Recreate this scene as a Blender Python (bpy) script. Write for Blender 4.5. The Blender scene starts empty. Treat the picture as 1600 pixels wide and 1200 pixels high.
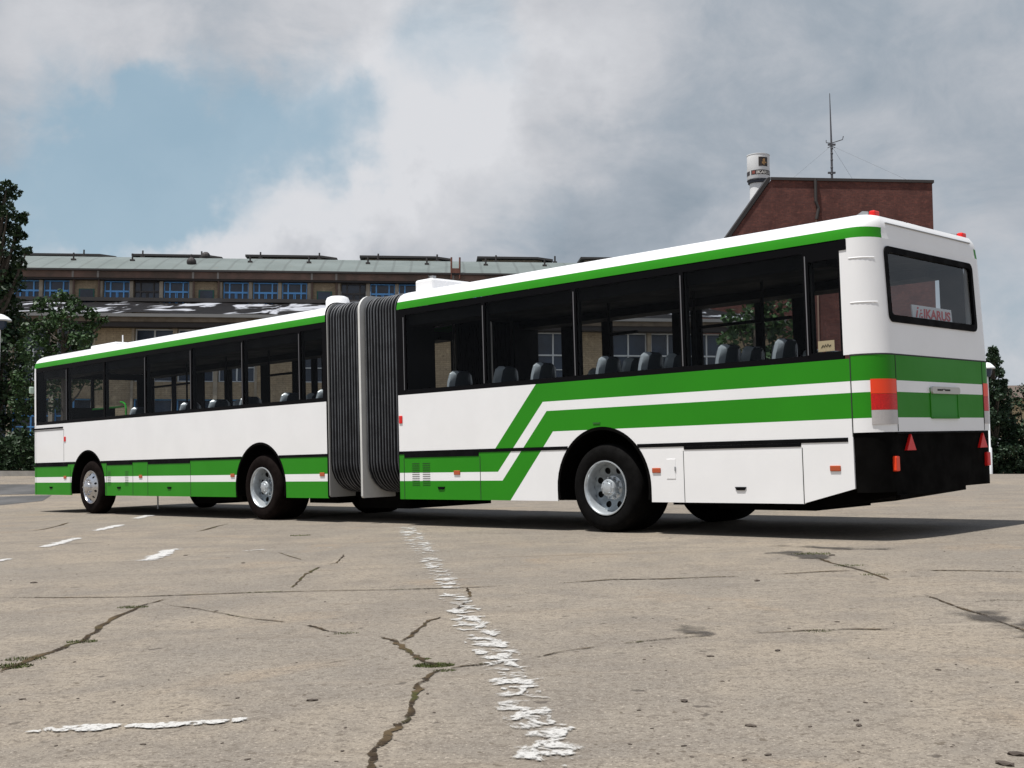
import bpy, bmesh, math, random
from mathutils import Vector, Matrix
R = math.radians
rnd = random.Random(7)
scene = bpy.context.scene
C = scene.collection

# ------------------------------------------------------------------ camera, sky, sun, exposure
FPX, PITCH, CAMH = 1878.756, R(4.84372), 0.5031
cam_data = bpy.data.cameras.new('camera')
cam_data.sensor_width = 36.0
cam_data.lens = FPX / 1600 * 36
cam_data.clip_start, cam_data.clip_end = 0.05, 3000
cam = bpy.data.objects.new('camera', cam_data)
cam.location = (0, 0, CAMH)
cam.rotation_euler = (math.pi / 2 + PITCH, 0, 0)
C.objects.link(cam)
scene.camera = cam
scene.view_settings.view_transform = 'Standard'
scene.view_settings.look = 'None'
scene.view_settings.gamma = 1
scene.view_settings.use_curve_mapping = False
scene.view_settings.exposure = 0.2

# the yard falls gently across the bus; frame 1 = rear section, frame 2 = front section
A1, D1 = R(-44.66757), 10.00918
A2, D2 = R(-45.13654), 9.93141
RHO = R(2.213749)
def frame(a, d):
    u = Vector((math.cos(a), math.sin(a), 0)); n = Vector((-math.sin(a), math.cos(a), 0)); k = Vector((0, 0, 1))
    v = n * math.cos(RHO) + k * math.sin(RHO); w = k * math.cos(RHO) - n * math.sin(RHO)
    o = n * d
    m = Matrix.Identity(4)
    for i in range(3):
        m[i][0], m[i][1], m[i][2], m[i][3] = u[i], v[i], w[i], o[i]
    return m
M1, M2 = frame(A1, D1), frame(A2, D2)
F2 = M1.inverted() @ M2

SUN_UVW = Vector((-0.16, -0.85, 2.9)).normalized()
SUN = (M1.to_3x3() @ SUN_UVW).normalized()
sun_el, sun_az = math.asin(SUN.z), math.atan2(SUN.x, SUN.y)
ld = bpy.data.lights.new('sun', 'SUN')
ld.energy, ld.angle, ld.color = 5.0, R(0.5), (1.0, 0.972, 0.925)
sun = bpy.data.objects.new('sun', ld)
sun.rotation_euler = (-SUN).to_track_quat('-Z', 'Y').to_euler()
sun.location = (0, 0, 60)
C.objects.link(sun)

def ray(px, py):
    X, Y = (px - 800) / FPX, -(py - 600) / FPX
    return Vector((X, math.cos(PITCH) - Y * math.sin(PITCH), math.sin(PITCH) + Y * math.cos(PITCH)))
CAM = Vector((0, 0, CAMH))

# ---- node helpers
def nd(nt, typ, **kw):
    n = nt.nodes.new(typ)
    for k, v in kw.items():
        if k == 'inp':
            for a, b in v.items(): n.inputs[a].default_value = b
        else: setattr(n, k, v)
    return n
def math_n(nt, op, a, b=None, clamp=False):
    n = nt.nodes.new('ShaderNodeMath'); n.operation = op; n.use_clamp = clamp
    for i, x in enumerate((a, b)):
        if x is None: continue
        if isinstance(x, (int, float)): n.inputs[i].default_value = x
        else: nt.links.new(x, n.inputs[i])
    return n.outputs[0]
def mix_c(nt, f, a, b, bt='MIX'):
    n = nt.nodes.new('ShaderNodeMix'); n.data_type = 'RGBA'; n.blend_type = bt
    for s, x in ((0, f), (6, a), (7, b)):
        if isinstance(x, (int, float)): n.inputs[s].default_value = x
        elif isinstance(x, tuple): n.inputs[s].default_value = (*x, 1) if len(x) == 3 else x
        else: nt.links.new(x, n.inputs[s])
    return n.outputs[2]
def ramp(nt, x, lo, hi, a=0.0, b=1.0, smooth=True):
    n = nt.nodes.new('ShaderNodeMapRange'); n.interpolation_type = 'SMOOTHSTEP' if smooth else 'LINEAR'
    n.inputs[1].default_value, n.inputs[2].default_value = lo, hi
    n.inputs[3].default_value, n.inputs[4].default_value = a, b
    nt.links.new(x, n.inputs[0]); return n.outputs[0]
def noise(nt, vec, scale, detail=4, rough=0.55, dist=0.0):
    n = nt.nodes.new('ShaderNodeTexNoise')
    n.inputs['Scale'].default_value, n.inputs['Detail'].default_value = scale, detail
    n.inputs['Roughness'].default_value, n.inputs['Distortion'].default_value = rough, dist
    if vec is not None: nt.links.new(vec, n.inputs['Vector'])
    return n.outputs['Fac']

# ---- world: Nishita sky with broken cloud
world = bpy.data.worlds.new('World'); scene.world = world; world.use_nodes = True
nt = world.node_tree; nt.nodes.clear()
sky = nd(nt, 'ShaderNodeTexSky', sky_type='NISHITA', sun_disc=False, sun_elevation=sun_el, sun_rotation=sun_az,
         altitude=100, air_density=1.0, dust_density=1.5, ozone_density=1.5)
tc = nd(nt, 'ShaderNodeTexCoord')
gen = tc.outputs['Generated']
mp = nd(nt, 'ShaderNodeMapping'); mp.inputs['Scale'].default_value = (1.0, 1.0, 1.45)
nt.links.new(gen, mp.inputs[0]); dirv = mp.outputs[0]
# warp the lookup direction so cloud banks get ragged edges
nw = nt.nodes.new('ShaderNodeTexNoise'); nw.inputs['Scale'].default_value = 5.0; nw.inputs['Detail'].default_value = 6
nw.inputs['Roughness'].default_value = 0.6
nt.links.new(gen, nw.inputs['Vector'])
sub = nd(nt, 'ShaderNodeVectorMath', operation='SUBTRACT'); sub.inputs[1].default_value = (0.5, 0.5, 0.5)
nt.links.new(nw.outputs['Color'], sub.inputs[0])
scl = nd(nt, 'ShaderNodeVectorMath', operation='SCALE'); scl.inputs['Scale'].default_value = 0.26
nt.links.new(sub.outputs[0], scl.inputs[0])
addw = nd(nt, 'ShaderNodeVectorMath', operation='ADD')
nt.links.new(gen, addw.inputs[0]); nt.links.new(scl.outputs[0], addw.inputs[1])
nrm = nd(nt, 'ShaderNodeVectorMath', operation='NORMALIZE'); nt.links.new(addw.outputs[0], nrm.inputs[0])
wdir = nrm.outputs[0]
def blob(px, py, rad, amp):
    d = ray(px, py).normalized()
    n = nd(nt, 'ShaderNodeVectorMath', operation='DOT_PRODUCT'); n.inputs[1].default_value = d
    nt.links.new(wdir, n.inputs[0])
    a = rad / FPX
    return ramp(nt, n.outputs['Value'], math.cos(a * 1.25), math.cos(a * 0.15), 0, amp)
def total(bl):
    s = None
    for b in bl:
        o = blob(*b); s = o if s is None else math_n(nt, 'ADD', s, o)
    return s
CL_HOLES = [(330, 230, 150, .80), (490, 160, 130, .72), (240, 280, 130, .7), (90, 345, 130, .62), (210, 335, 120, .6), (575, 175, 90, .45), (150, 190, 60, .3),
            (735, 20, 120, .6), (20, 300, 120, .6), (1590, 470, 150, .45), (100, 200, 90, .3), (820, 330, 120, .18)]
CL_LIGHT = [(740, 170, 190, .20), (500, 265, 140, .24), (420, 330, 130, .18), (650, 110, 150, .12), (90, 140, 140, .14), (600, 300, 170, .1),
            (320, 395, 140, .22), (110, 400, 120, .2), (900, 200, 160, .08), (420, 60, 200, .04), (780, 390, 120, .10), (1250, 420, 200, .05)]
CL_DARK = [(860, 160, 90, .16), (870, 320, 210, .16), (650, 350, 130, .07), (1380, 230, 330, .07), (1150, 90, 260, .03), (150, 40, 200, .05),
           (1530, 330, 200, .06), (1050, 280, 200, .08)]
big = noise(nt, dirv, 3.2, 7, 0.55, 0.3)
fine = noise(nt, dirv, 11.0, 10, 0.62, 0.35)
cov = math_n(nt, 'SUBTRACT', math_n(nt, 'ADD', math_n(nt, 'MULTIPLY', big, 0.55), 0.62), total(CL_HOLES))
cov = math_n(nt, 'ADD', cov, math_n(nt, 'MULTIPLY', math_n(nt, 'SUBTRACT', fine, 0.5), 0.95))
zs = nd(nt, 'ShaderNodeSeparateXYZ'); nt.links.new(gen, zs.inputs[0])
cov = math_n(nt, 'SUBTRACT', cov, ramp(nt, zs.outputs[2], .42, .75, 0, 1.1))      # mostly clear overhead
cover = ramp(nt, cov, -0.4, 0.95, 0.12, 1.0)
lum = math_n(nt, 'ADD', 0.65, math_n(nt, 'SUBTRACT', total(CL_LIGHT), total(CL_DARK)))
lum = math_n(nt, 'ADD', lum, math_n(nt, 'MULTIPLY', math_n(nt, 'SUBTRACT', fine, 0.5), 0.5))
lum = math_n(nt, 'ADD', lum, math_n(nt, 'MULTIPLY', math_n(nt, 'SUBTRACT', big, 0.5), 0.45))
cr = nd(nt, 'ShaderNodeValToRGB'); nt.links.new(lum, cr.inputs[0])
el = cr.color_ramp.elements
SK = 0.1
el[0].position = 0.25; el[0].color = (.205, .255, .31, 1)
el[1].position = 0.95; el[1].color = (.69, .70, .73, 1)
e = el.new(0.5); e.color = (.36, .405, .46, 1)
e = el.new(0.72); e.color = (.55, .565, .60, 1)
cl = nd(nt, 'ShaderNodeVectorMath', operation='SCALE'); cl.inputs['Scale'].default_value = .89 / SK
nt.links.new(cr.outputs[0], cl.inputs[0])
blue = mix_c(nt, ramp(nt, zs.outputs[2], .4, .75, .75, .1), sky.outputs[0], (.285 / SK, .42 / SK, .50 / SK))
bgn = nd(nt, 'ShaderNodeBackground'); bgn.inputs['Strength'].default_value = SK
nt.links.new(mix_c(nt, cover, blue, cl.outputs[0]), bgn.inputs['Color'])
wo = nd(nt, 'ShaderNodeOutputWorld'); nt.links.new(bgn.outputs[0], wo.inputs['Surface'])

# ------------------------------------------------------------------ materials
MATS = {}
def mat(name, col, rough=0.5, metal=0.0, coat=0.0, var=0.0, vscale=3.0, spec=0.5, bump=0.0, bscale=40, var2=None):
    if name in MATS: return MATS[name]
    m = bpy.data.materials.new(name); m.use_nodes = True; t = m.node_tree
    b = t.nodes['Principled BSDF']
    b.inputs['Base Color'].default_value = (*col, 1); b.inputs['Roughness'].default_value = rough
    b.inputs['Metallic'].default_value = metal; b.inputs['Coat Weight'].default_value = coat
    b.inputs['Coat Roughness'].default_value = 0.06
    b.inputs['Specular IOR Level'].default_value = spec
    co = t.nodes.new('ShaderNodeTexCoord').outputs['Object']
    if var:
        f = noise(t, co, vscale, 6, 0.6)
        c2 = var2 or tuple(x * (1 - var) for x in col)
        c = mix_c(t, ramp(t, f, .3, .7), col, c2)
        t.links.new(c, b.inputs['Base Color'])
        t.links.new(ramp(t, f, .2, .8, rough * .8, min(1, rough * 1.25)), b.inputs['Roughness'])
    if bump:
        bn = t.nodes.new('ShaderNodeBump'); bn.inputs['Strength'].default_value = bump; bn.inputs['Distance'].default_value = 0.01
        t.links.new(noise(t, co, bscale, 4), bn.inputs['Height']); t.links.new(bn.outputs[0], b.inputs['Normal'])
    MATS[name] = m; return m
def thin_glass(name, tint, f0, f1):
    """single thin pane: tinted see-through with a weak mirror that strengthens towards grazing"""
    m = bpy.data.materials.new(name); m.use_nodes = True; t = m.node_tree; t.nodes.clear()
    tr = nd(t, 'ShaderNodeBsdfTransparent'); tr.inputs[0].default_value = (*tint, 1)
    gl = nd(t, 'ShaderNodeBsdfGlossy'); gl.inputs['Roughness'].default_value = 0.0; gl.inputs[0].default_value = (.9, .95, 1, 1)
    g = nd(t, 'ShaderNodeNewGeometry'); d = nd(t, 'ShaderNodeVectorMath', operation='DOT_PRODUCT')
    t.links.new(g.outputs['Normal'], d.inputs[0]); t.links.new(g.outputs['Incoming'], d.inputs[1])
    c = math_n(t, 'SUBTRACT', 1, math_n(t, 'ABSOLUTE', d.outputs['Value']))
    f = math_n(t, 'ADD', math_n(t, 'MULTIPLY', math_n(t, 'POWER', c, 5), f1), f0)
    mx = nd(t, 'ShaderNodeMixShader'); o = nd(t, 'ShaderNodeOutputMaterial')
    t.links.new(f, mx.inputs[0]); t.links.new(tr.outputs[0], mx.inputs[1]); t.links.new(gl.outputs[0], mx.inputs[2])
    t.links.new(mx.outputs[0], o.inputs[0]); MATS[name] = m; return m
WHITE = mat('white_paint', (.85, .85, .855), .35, coat=.5, var=.05, vscale=1.3, bump=.02, bscale=2.5)
GREEN = mat('green_paint', (.026, .235, .011), .42, coat=.06, var=.08, vscale=1.1, spec=.10, bump=.02, bscale=2.5)
BLACK = mat('black_rubber', (.005, .005, .006), .7, var=.4, vscale=6, spec=.06)
UNDER = mat('underbody_black', (.004, .0037, .0035), .9, var=.5, vscale=4, spec=.05)
FRAMEB = mat('window_band_black', (.004, .004, .005), .55, spec=.05)
GREYLINE = mat('window_bead', (.15, .15, .16), .4)
BELLOW = mat('bellows_fabric', (.013, .014, .017), .7, spec=.15, var=.35, vscale=5)
BELEDGE = mat('bellows_piping', (.085, .09, .10), .6, var=.6, vscale=4)
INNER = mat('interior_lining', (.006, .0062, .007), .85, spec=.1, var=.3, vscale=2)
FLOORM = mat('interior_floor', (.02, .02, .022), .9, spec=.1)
SEATC = mat('seat_fabric', (.035, .04, .055), .8, var=.4, vscale=30)
SEATS = mat('seat_shell', (.045, .053, .062), .25)
TYRE = mat('tyre_rubber', (.0045, .0042, .0042), .85, spec=.08, var=.35, vscale=9, bump=.15, bscale=60)
TYREB = mat('tyre_rubber_dusty', (.010, .0068, .0062), .9, spec=.05, var=.4, vscale=9, bump=.15, bscale=60)
RIM = mat('rim_silver', (.55, .59, .62), .34, metal=.55, var=.25, vscale=14)
RIMD = mat('rim_disc_grey', (.26, .30, .33), .4, metal=.4, var=.4, vscale=10)
CHROME = mat('wheel_chrome', (.62, .62, .64), .2, metal=.9, var=.2, vscale=20)
HOLE = mat('wheel_hole', (.006, .006, .006), .9)
ORANGE = mat('marker_orange', (.42, .075, .022), .35, coat=.2)
RED = mat('lamp_red', (.66, .014, .012), .35, coat=.15, spec=.3)
REDO = mat('lamp_orange_red', (.88, .060, .014), .35, coat=.1, spec=.3)
REDD = mat('lamp_red_dark', (.72, .014, .012), .35, coat=.1, spec=.3, var=.4, vscale=120)
CLEARL = mat('lamp_clear', (.50, .47, .46), .3, coat=.5, var=.15, vscale=90)
STEELG = mat('plain_grey_metal', (.33, .34, .35), .45, metal=.4)
PAPER = mat('note_paper', (.55, .44, .27), .8)
PLATEW = mat('sign_board_white', (.74, .74, .74), .5)
SIGNRED = mat('sign_red', (.60, .03, .03), .5)
INK = mat('ink_black', (.01, .01, .01), .7)
GLASS = thin_glass('side_glass', (.80, .82, .83), .006, .16)
GLASSB = thin_glass('rear_glass', (.74, .77, .79), .045, .6)
HAND = mat('handrail_green', (.03, .34, .03), .35)

# ------------------------------------------------------------------ object helpers
def link(name, bm, m, parent=None, seg=None, smooth=False, bevel=0):
    me = bpy.data.meshes.new(name)
    bmesh.ops.recalc_face_normals(bm, faces=bm.faces)
    if smooth:
        for f in bm.faces: f.smooth = True
    bm.to_mesh(me); bm.free()
    for mm in (m if isinstance(m, (list, tuple)) else [m]): me.materials.append(mm)
    o = bpy.data.objects.new(name, me); C.objects.link(o)
    if parent is not None: o.parent = parent
    if seg == 2: o.matrix_local = F2
    if smooth == 'auto':
        me.set_sharp_from_angle(angle=R(38))
    if bevel:
        b = o.modifiers.new('edge', 'BEVEL'); b.width = bevel; b.segments = 2; b.limit_method = 'ANGLE'; b.angle_limit = R(40)
    return o
def empty(name, loc, label, cat, group=None, rot=None):
    o = bpy.data.objects.new(name, None); C.objects.link(o); o.location = loc
    o.empty_display_size = .3
    if rot is not None: o.rotation_euler = rot
    tag(o, label, cat, group); return o
def tag(o, label=None, cat=None, group=None, kind=None):
    if label: o['label'] = label
    if cat: o['category'] = cat
    if group: o['group'] = group
    if kind: o['kind'] = kind
    return o
def box(bm, x0, x1, y0, y1, z0, z1, mi=0):
    vs = [bm.verts.new((x, y, z)) for x in (x0, x1) for y in (y0, y1) for z in (z0, z1)]
    for idx in ((0, 1, 3, 2), (4, 6, 7, 5), (0, 4, 5, 1), (2, 3, 7, 6), (0, 2, 6, 4), (1, 5, 7, 3)):
        f = bm.faces.new([vs[i] for i in idx]); f.material_index = mi
    return bm
def B(*a, mi=0): return box(bmesh.new(), *a, mi=mi)
def tube(bm, pts, r, n=8, mi=0, cap=True):
    pts = [Vector(p) for p in pts]; rs = r if isinstance(r, (list, tuple)) else [r] * len(pts)
    rings = []
    for i, p in enumerate(pts):
        d = (pts[min(i + 1, len(pts) - 1)] - pts[max(i - 1, 0)]).normalized()
        a = d.orthogonal().normalized() if i == 0 else (pa - d * pa.dot(d)).normalized()
        pa = a; b = d.cross(a)
        rings.append([bm.verts.new(p + (a * math.cos(t) + b * math.sin(t)) * rs[i]) for t in [2 * math.pi * k / n for k in range(n)]])
    for q, s in zip(rings, rings[1:]):
        for k in range(n):
            f = bm.faces.new((q[k], q[(k + 1) % n], s[(k + 1) % n], s[k])); f.material_index = mi
    if cap:
        for q in (rings[0][::-1], rings[-1]):
            f = bm.faces.new(q); f.material_index = mi
    return bm
def lathe_v(bm, prof, n=40, mi=0):
    """profile (radius, v) spun about the wheel's v axis"""
    rings = []
    for r, v in prof:
        rings.append([bm.verts.new((r * math.cos(2 * math.pi * k / n), v, r * math.sin(2 * math.pi * k / n))) for k in range(n)])
    for q, s in zip(rings, rings[1:]):
        for k in range(n):
            f = bm.faces.new((q[k], q[(k + 1) % n], s[(k + 1) % n], s[k])); f.material_index = mi
    return bm
def lathe_z(bm, prof, n=32, mi=0, c=(0, 0, 0)):
    rings = []
    for r, z in prof:
        rings.append([bm.verts.new((c[0] + r * math.cos(2 * math.pi * k / n), c[1] + r * math.sin(2 * math.pi * k / n), c[2] + z)) for k in range(n)])
    for q, s in zip(rings, rings[1:]):
        for k in range(n):
            f = bm.faces.new((q[k], q[(k + 1) % n], s[(k + 1) % n], s[k])); f.material_index = mi
    return bm
def prism_uv(bm, poly, v0, v1, mi=0):
    """polygon in (u,w) extruded along v"""
    a = [bm.verts.new((p[0], v0, p[1])) for p in poly]; b = [bm.verts.new((p[0], v1, p[1])) for p in poly]
    n = len(poly)
    for f in (bm.faces.new(a), bm.faces.new(b[::-1])): f.material_index = mi
    for i in range(n):
        f = bm.faces.new((a[i], b[i], b[(i + 1) % n], a[(i + 1) % n])); f.material_index = mi
    return bm
def text_mesh(s, size, shear=0.0, bold=0.0, extrude=0.002):
    cu = bpy.data.curves.new('lettering', 'FONT'); cu.body = s; cu.size = size; cu.shear = shear; cu.offset = bold; cu.extrude = extrude
    o = bpy.data.objects.new('lettering', cu); C.objects.link(o)
    dg = bpy.context.evaluated_depsgraph_get(); dg.update()
    me = bpy.data.meshes.new_from_object(o.evaluated_get(dg))
    bpy.data.objects.remove(o); bpy.data.curves.remove(cu)
    bm = bmesh.new(); bm.from_mesh(me); bpy.data.meshes.remove(me)
    for f in bm.faces: f.material_index = 0
    return bm

# ------------------------------------------------------------------ ground
SL = math.tan(RHO)
NV = Vector((-math.sin(A1), math.cos(A1), 0)); UV = Vector((math.cos(A1), math.sin(A1), 0))
GZ0 = 0.85
def gz(x, y):
    v = Vector((x, y, 0)).dot(NV) - D1
    z = SL * max(-16, min(v, 20))
    t = min(max((y - 25.5) / 12.0, 0), 1); t = t * t * (3 - 2 * t)      # the yard climbs to the buildings' level
    return z * (1 - t) + GZ0 * t
def ground_pt(px, py, lift=0.0):
    r = ray(px, py); lo, hi = 0.5, 400
    t = lo
    def h(t): p = CAM + r * t; return p.z - gz(p.x, p.y) - lift
    while t < 400 and h(t) > 0: lo = t; t *= 1.03
    hi = t
    for _ in range(40):
        m = (lo + hi) / 2
        if h(m) > 0: lo = m
        else: hi = m
    return CAM + r * lo
bm = bmesh.new()
xs_ = [-900, -300, -120] + [-60 + 2.5 * i for i in range(49)] + [120, 300, 900]
ys_ = [-300, -80, -30] + [-12 + 1.25 * i for i in range(42)] + [45, 60, 90, 150, 300, 900]
grid = [[bm.verts.new((x, y, gz(x, y))) for x in xs_] for y in ys_]
for i in range(len(ys_) - 1):
    for j in range(len(xs_) - 1): bm.faces.new((grid[i][j], grid[i][j + 1], grid[i + 1][j + 1], grid[i + 1][j]))
gm = bpy.data.materials.new('yard_concrete'); gm.use_nodes = True; t = gm.node_tree; b = t.nodes['Principled BSDF']
co = t.nodes.new('ShaderNodeTexCoord').outputs['Object']
stain = noise(t, co, .35, 6, .6, .4); mid = noise(t, co, 1.8, 6, .62, .3); fine = noise(t, co, 26, 5, .7); grit = noise(t, co, 90, 3, .7)
c = mix_c(t, ramp(t, stain, .32, .68), (.255, .216, .168), (.200, .178, .150))
c = mix_c(t, ramp(t, mid, .40, .66, 0, .7), c, (.165, .146, .125))
warm = noise(t, co, .8, 5, .6, .6)
c = mix_c(t, ramp(t, warm, .56, .72, 0, .5), c, (.27, .205, .14))
c = mix_c(t, ramp(t, fine, .46, .66, 0, .75), c, (.125, .105, .085))
c = mix_c(t, ramp(t, grit, .54, .68, 0, .85), c, (.075, .06, .048))
c = mix_c(t, ramp(t, grit, .30, .42, .8, 0), c, (.40, .35, .29))
vo = t.nodes.new('ShaderNodeTexVoronoi'); vo.inputs['Scale'].default_value = 5.5; vo.inputs['Randomness'].default_value = 1
wv = t.nodes.new('ShaderNodeVectorMath'); wv.operation = 'ADD'; sc_ = t.nodes.new('ShaderNodeVectorMath'); sc_.operation = 'SCALE'; sc_.inputs['Scale'].default_value = .12
nn = t.nodes.new('ShaderNodeTexNoise'); nn.inputs['Scale'].default_value = 14; t.links.new(co, nn.inputs['Vector']); t.links.new(nn.outputs['Color'], sc_.inputs[0])
t.links.new(co, wv.inputs[0]); t.links.new(sc_.outputs[0], wv.inputs[1]); t.links.new(wv.outputs[0], vo.inputs['Vector'])
sepc = t.nodes.new('ShaderNodeSeparateColor'); t.links.new(vo.outputs['Color'], sepc.inputs[0])
spot = math_n(t, 'MULTIPLY', ramp(t, vo.outputs['Distance'], .10, .16, 1, 0), ramp(t, sepc.outputs[0], .80, .9, 0, .75))
c = mix_c(t, spot, c, (.06, .05, .042))
vo2 = t.nodes.new('ShaderNodeTexVoronoi'); vo2.inputs['Scale'].default_value = 19; t.links.new(wv.outputs[0], vo2.inputs['Vector'])
sp2 = t.nodes.new('ShaderNodeSeparateColor'); t.links.new(vo2.outputs['Color'], sp2.inputs[0])
spot2 = math_n(t, 'MULTIPLY', ramp(t, vo2.outputs['Distance'], .16, .24, 1, 0), ramp(t, sp2.outputs[1], .70, .8, 0, .7))
c = mix_c(t, spot2, c, (.085, .068, .05))
# rusty drag streaks along one direction
mpn = t.nodes.new('ShaderNodeMapping'); mpn.inputs['Rotation'].default_value = (0, 0, R(-62)); mpn.inputs['Scale'].default_value = (.35, 5.5, 1)
t.links.new(co, mpn.inputs[0])
st = noise(t, mpn.outputs[0], 1.0, 5, .6)
c = mix_c(t, ramp(t, st, .55, .72, 0, .5), c, (.15, .122, .095))
st2 = noise(t, mpn.outputs[0], 2.3, 4, .6)
c = mix_c(t, ramp(t, st2, .60, .74, 0, .4), c, (.31, .27, .22))
t.links.new(c, b.inputs['Base Color']); b.inputs['Roughness'].default_value = .9; b.inputs['Specular IOR Level'].default_value = .2
bn = t.nodes.new('ShaderNodeBump'); bn.inputs['Strength'].default_value = .5; bn.inputs['Distance'].default_value = .012
hh = math_n(t, 'ADD', fine, math_n(t, 'MULTIPLY', grit, .6)); t.links.new(hh, bn.inputs['Height']); t.links.new(bn.outputs[0], b.inputs['Normal'])
ground = link('ground', bm, gm); tag(ground, kind='structure')

def sheet_mat(name, col, lo, hi, scale, col2=None, fmax=1.0, worn=.25):
    """flat coating on the ground, worn through by noise; vertex attribute 'edge' fades towards its rim"""
    m = bpy.data.materials.new(name); m.use_nodes = True; t = m.node_tree; b = t.nodes['Principled BSDF']
    co = t.nodes.new('ShaderNodeTexCoord').outputs['Object']
    a = t.nodes.new('ShaderNodeAttribute'); a.attribute_name = 'edge'
    n1 = noise(t, co, scale, 8, .62, .6)
    k = math_n(t, 'ADD', n1, math_n(t, 'MULTIPLY', math_n(t, 'SUBTRACT', a.outputs['Fac'], 1), .35))
    f = ramp(t, k, lo, hi, 0, fmax)
    f = math_n(t, 'MULTIPLY', f, ramp(t, noise(t, co, 55, 4, .7), .34, .52, worn, 1))
    c = mix_c(t, ramp(t, noise(t, co, 30, 4, .7), .4, .75), col, col2 or tuple(x * .88 for x in col))
    t.links.new(c, b.inputs['Base Color']); b.inputs['Roughness'].default_value = .85; b.inputs['Specular IOR Level'].default_value = .2
    tr = nd(t, 'ShaderNodeBsdfTransparent'); mx = nd(t, 'ShaderNodeMixShader')
    t.links.new(f, mx.inputs[0]); t.links.new(tr.outputs[0], mx.inputs[1]); t.links.new(b.outputs[0], mx.inputs[2])
    t.links.new(mx.outputs[0], t.nodes['Material Output'].inputs[0]); return m
def ribbon_pts(pts, wid, step=.15, jit=0.0, wj=0.0, rg=None):
    """resampled ground polyline -> list of (centre, half width, side vector)"""
    rg = rg or rnd; out = []; P = [Vector((p.x, p.y, 0)) for p in pts]; L = []
    for a, c in zip(P, P[1:]):
        n = max(1, int((c - a).length / step))
        for i in range(n): L.append(a.lerp(c, i / n))
    L.append(P[-1])
    for i, p in enumerate(L):
        d = (L[min(i + 1, len(L) - 1)] - L[max(i - 1, 0)]).normalized(); s = Vector((-d.y, d.x, 0))
        f = i / max(1, len(L) - 1); w = (wid[0] * (1 - f) + wid[1] * f) if isinstance(wid, tuple) else wid
        out.append((p + s * rg.uniform(-jit, jit), w * (1 + rg.uniform(-wj, wj)), s))
    return out
def ribbon(bm, pts, wid, lift, step=.15, jit=0.0, wj=0.0, cols=1, dens=1.0):
    lay = bm.verts.layers.float.get('edge') or bm.verts.layers.float.new('edge')
    rp = ribbon_pts(pts, wid, step, jit, wj); prev = None; n = len(rp)
    for i, (p, w, s) in enumerate(rp):
        row = []
        for k in range(cols + 1):
            q = p + s * w * (2 * k / cols - 1)
            v = bm.verts.new((q.x, q.y, gz(q.x, q.y) + lift))
            ed = 1 - abs(2 * k / cols - 1) if cols > 1 else 1
            v[lay] = dens * min(ed * 2.0, 1) * min(1, min(i, n - 1 - i) / 2.0 + .15); row.append(v)
        if prev:
            for k in range(cols): bm.faces.new((prev[k], prev[k + 1], row[k + 1], row[k]))
        prev = row
def GP(L): return [ground_pt(*p) for p in L]

def crack_mat():
    m = bpy.data.materials.new('crack_earth'); m.use_nodes = True; t = m.node_tree; b = t.nodes['Principled BSDF']
    co = t.nodes.new('ShaderNodeTexCoord').outputs['Object']
    a = t.nodes.new('ShaderNodeAttribute'); a.attribute_name = 'edge'
    n1 = noise(t, co, 48, 7, .75, .4); n2 = noise(t, co, 5, 4, .6)
    k = math_n(t, 'ADD', math_n(t, 'MULTIPLY', n1, 1.2), math_n(t, 'MULTIPLY', math_n(t, 'SUBTRACT', a.outputs['Fac'], 1), .40))
    k = math_n(t, 'ADD', k, math_n(t, 'MULTIPLY', math_n(t, 'SUBTRACT', n2, .5), .35))
    c = mix_c(t, ramp(t, n2, .4, .65), (.030, .022, .016), (.085, .062, .036))
    c = mix_c(t, ramp(t, noise(t, co, 3, 3, .5), .56, .68, 0, .8), c, (.05, .055, .018))
    t.links.new(c, b.inputs['Base Color']); b.inputs['Roughness'].default_value = .95; b.inputs['Specular IOR Level'].default_value = .05
    tr = nd(t, 'ShaderNodeBsdfTransparent'); mx = nd(t, 'ShaderNodeMixShader')
    t.links.new(ramp(t, k, .45, .56, 0, .95), mx.inputs[0]); t.links.new(tr.outputs[0], mx.inputs[1]); t.links.new(b.outputs[0], mx.inputs[2])
    t.links.new(mx.outputs[0], t.nodes['Material Output'].inputs[0]); return m
crack_m = crack_mat()
bm = bmesh.new()
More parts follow.
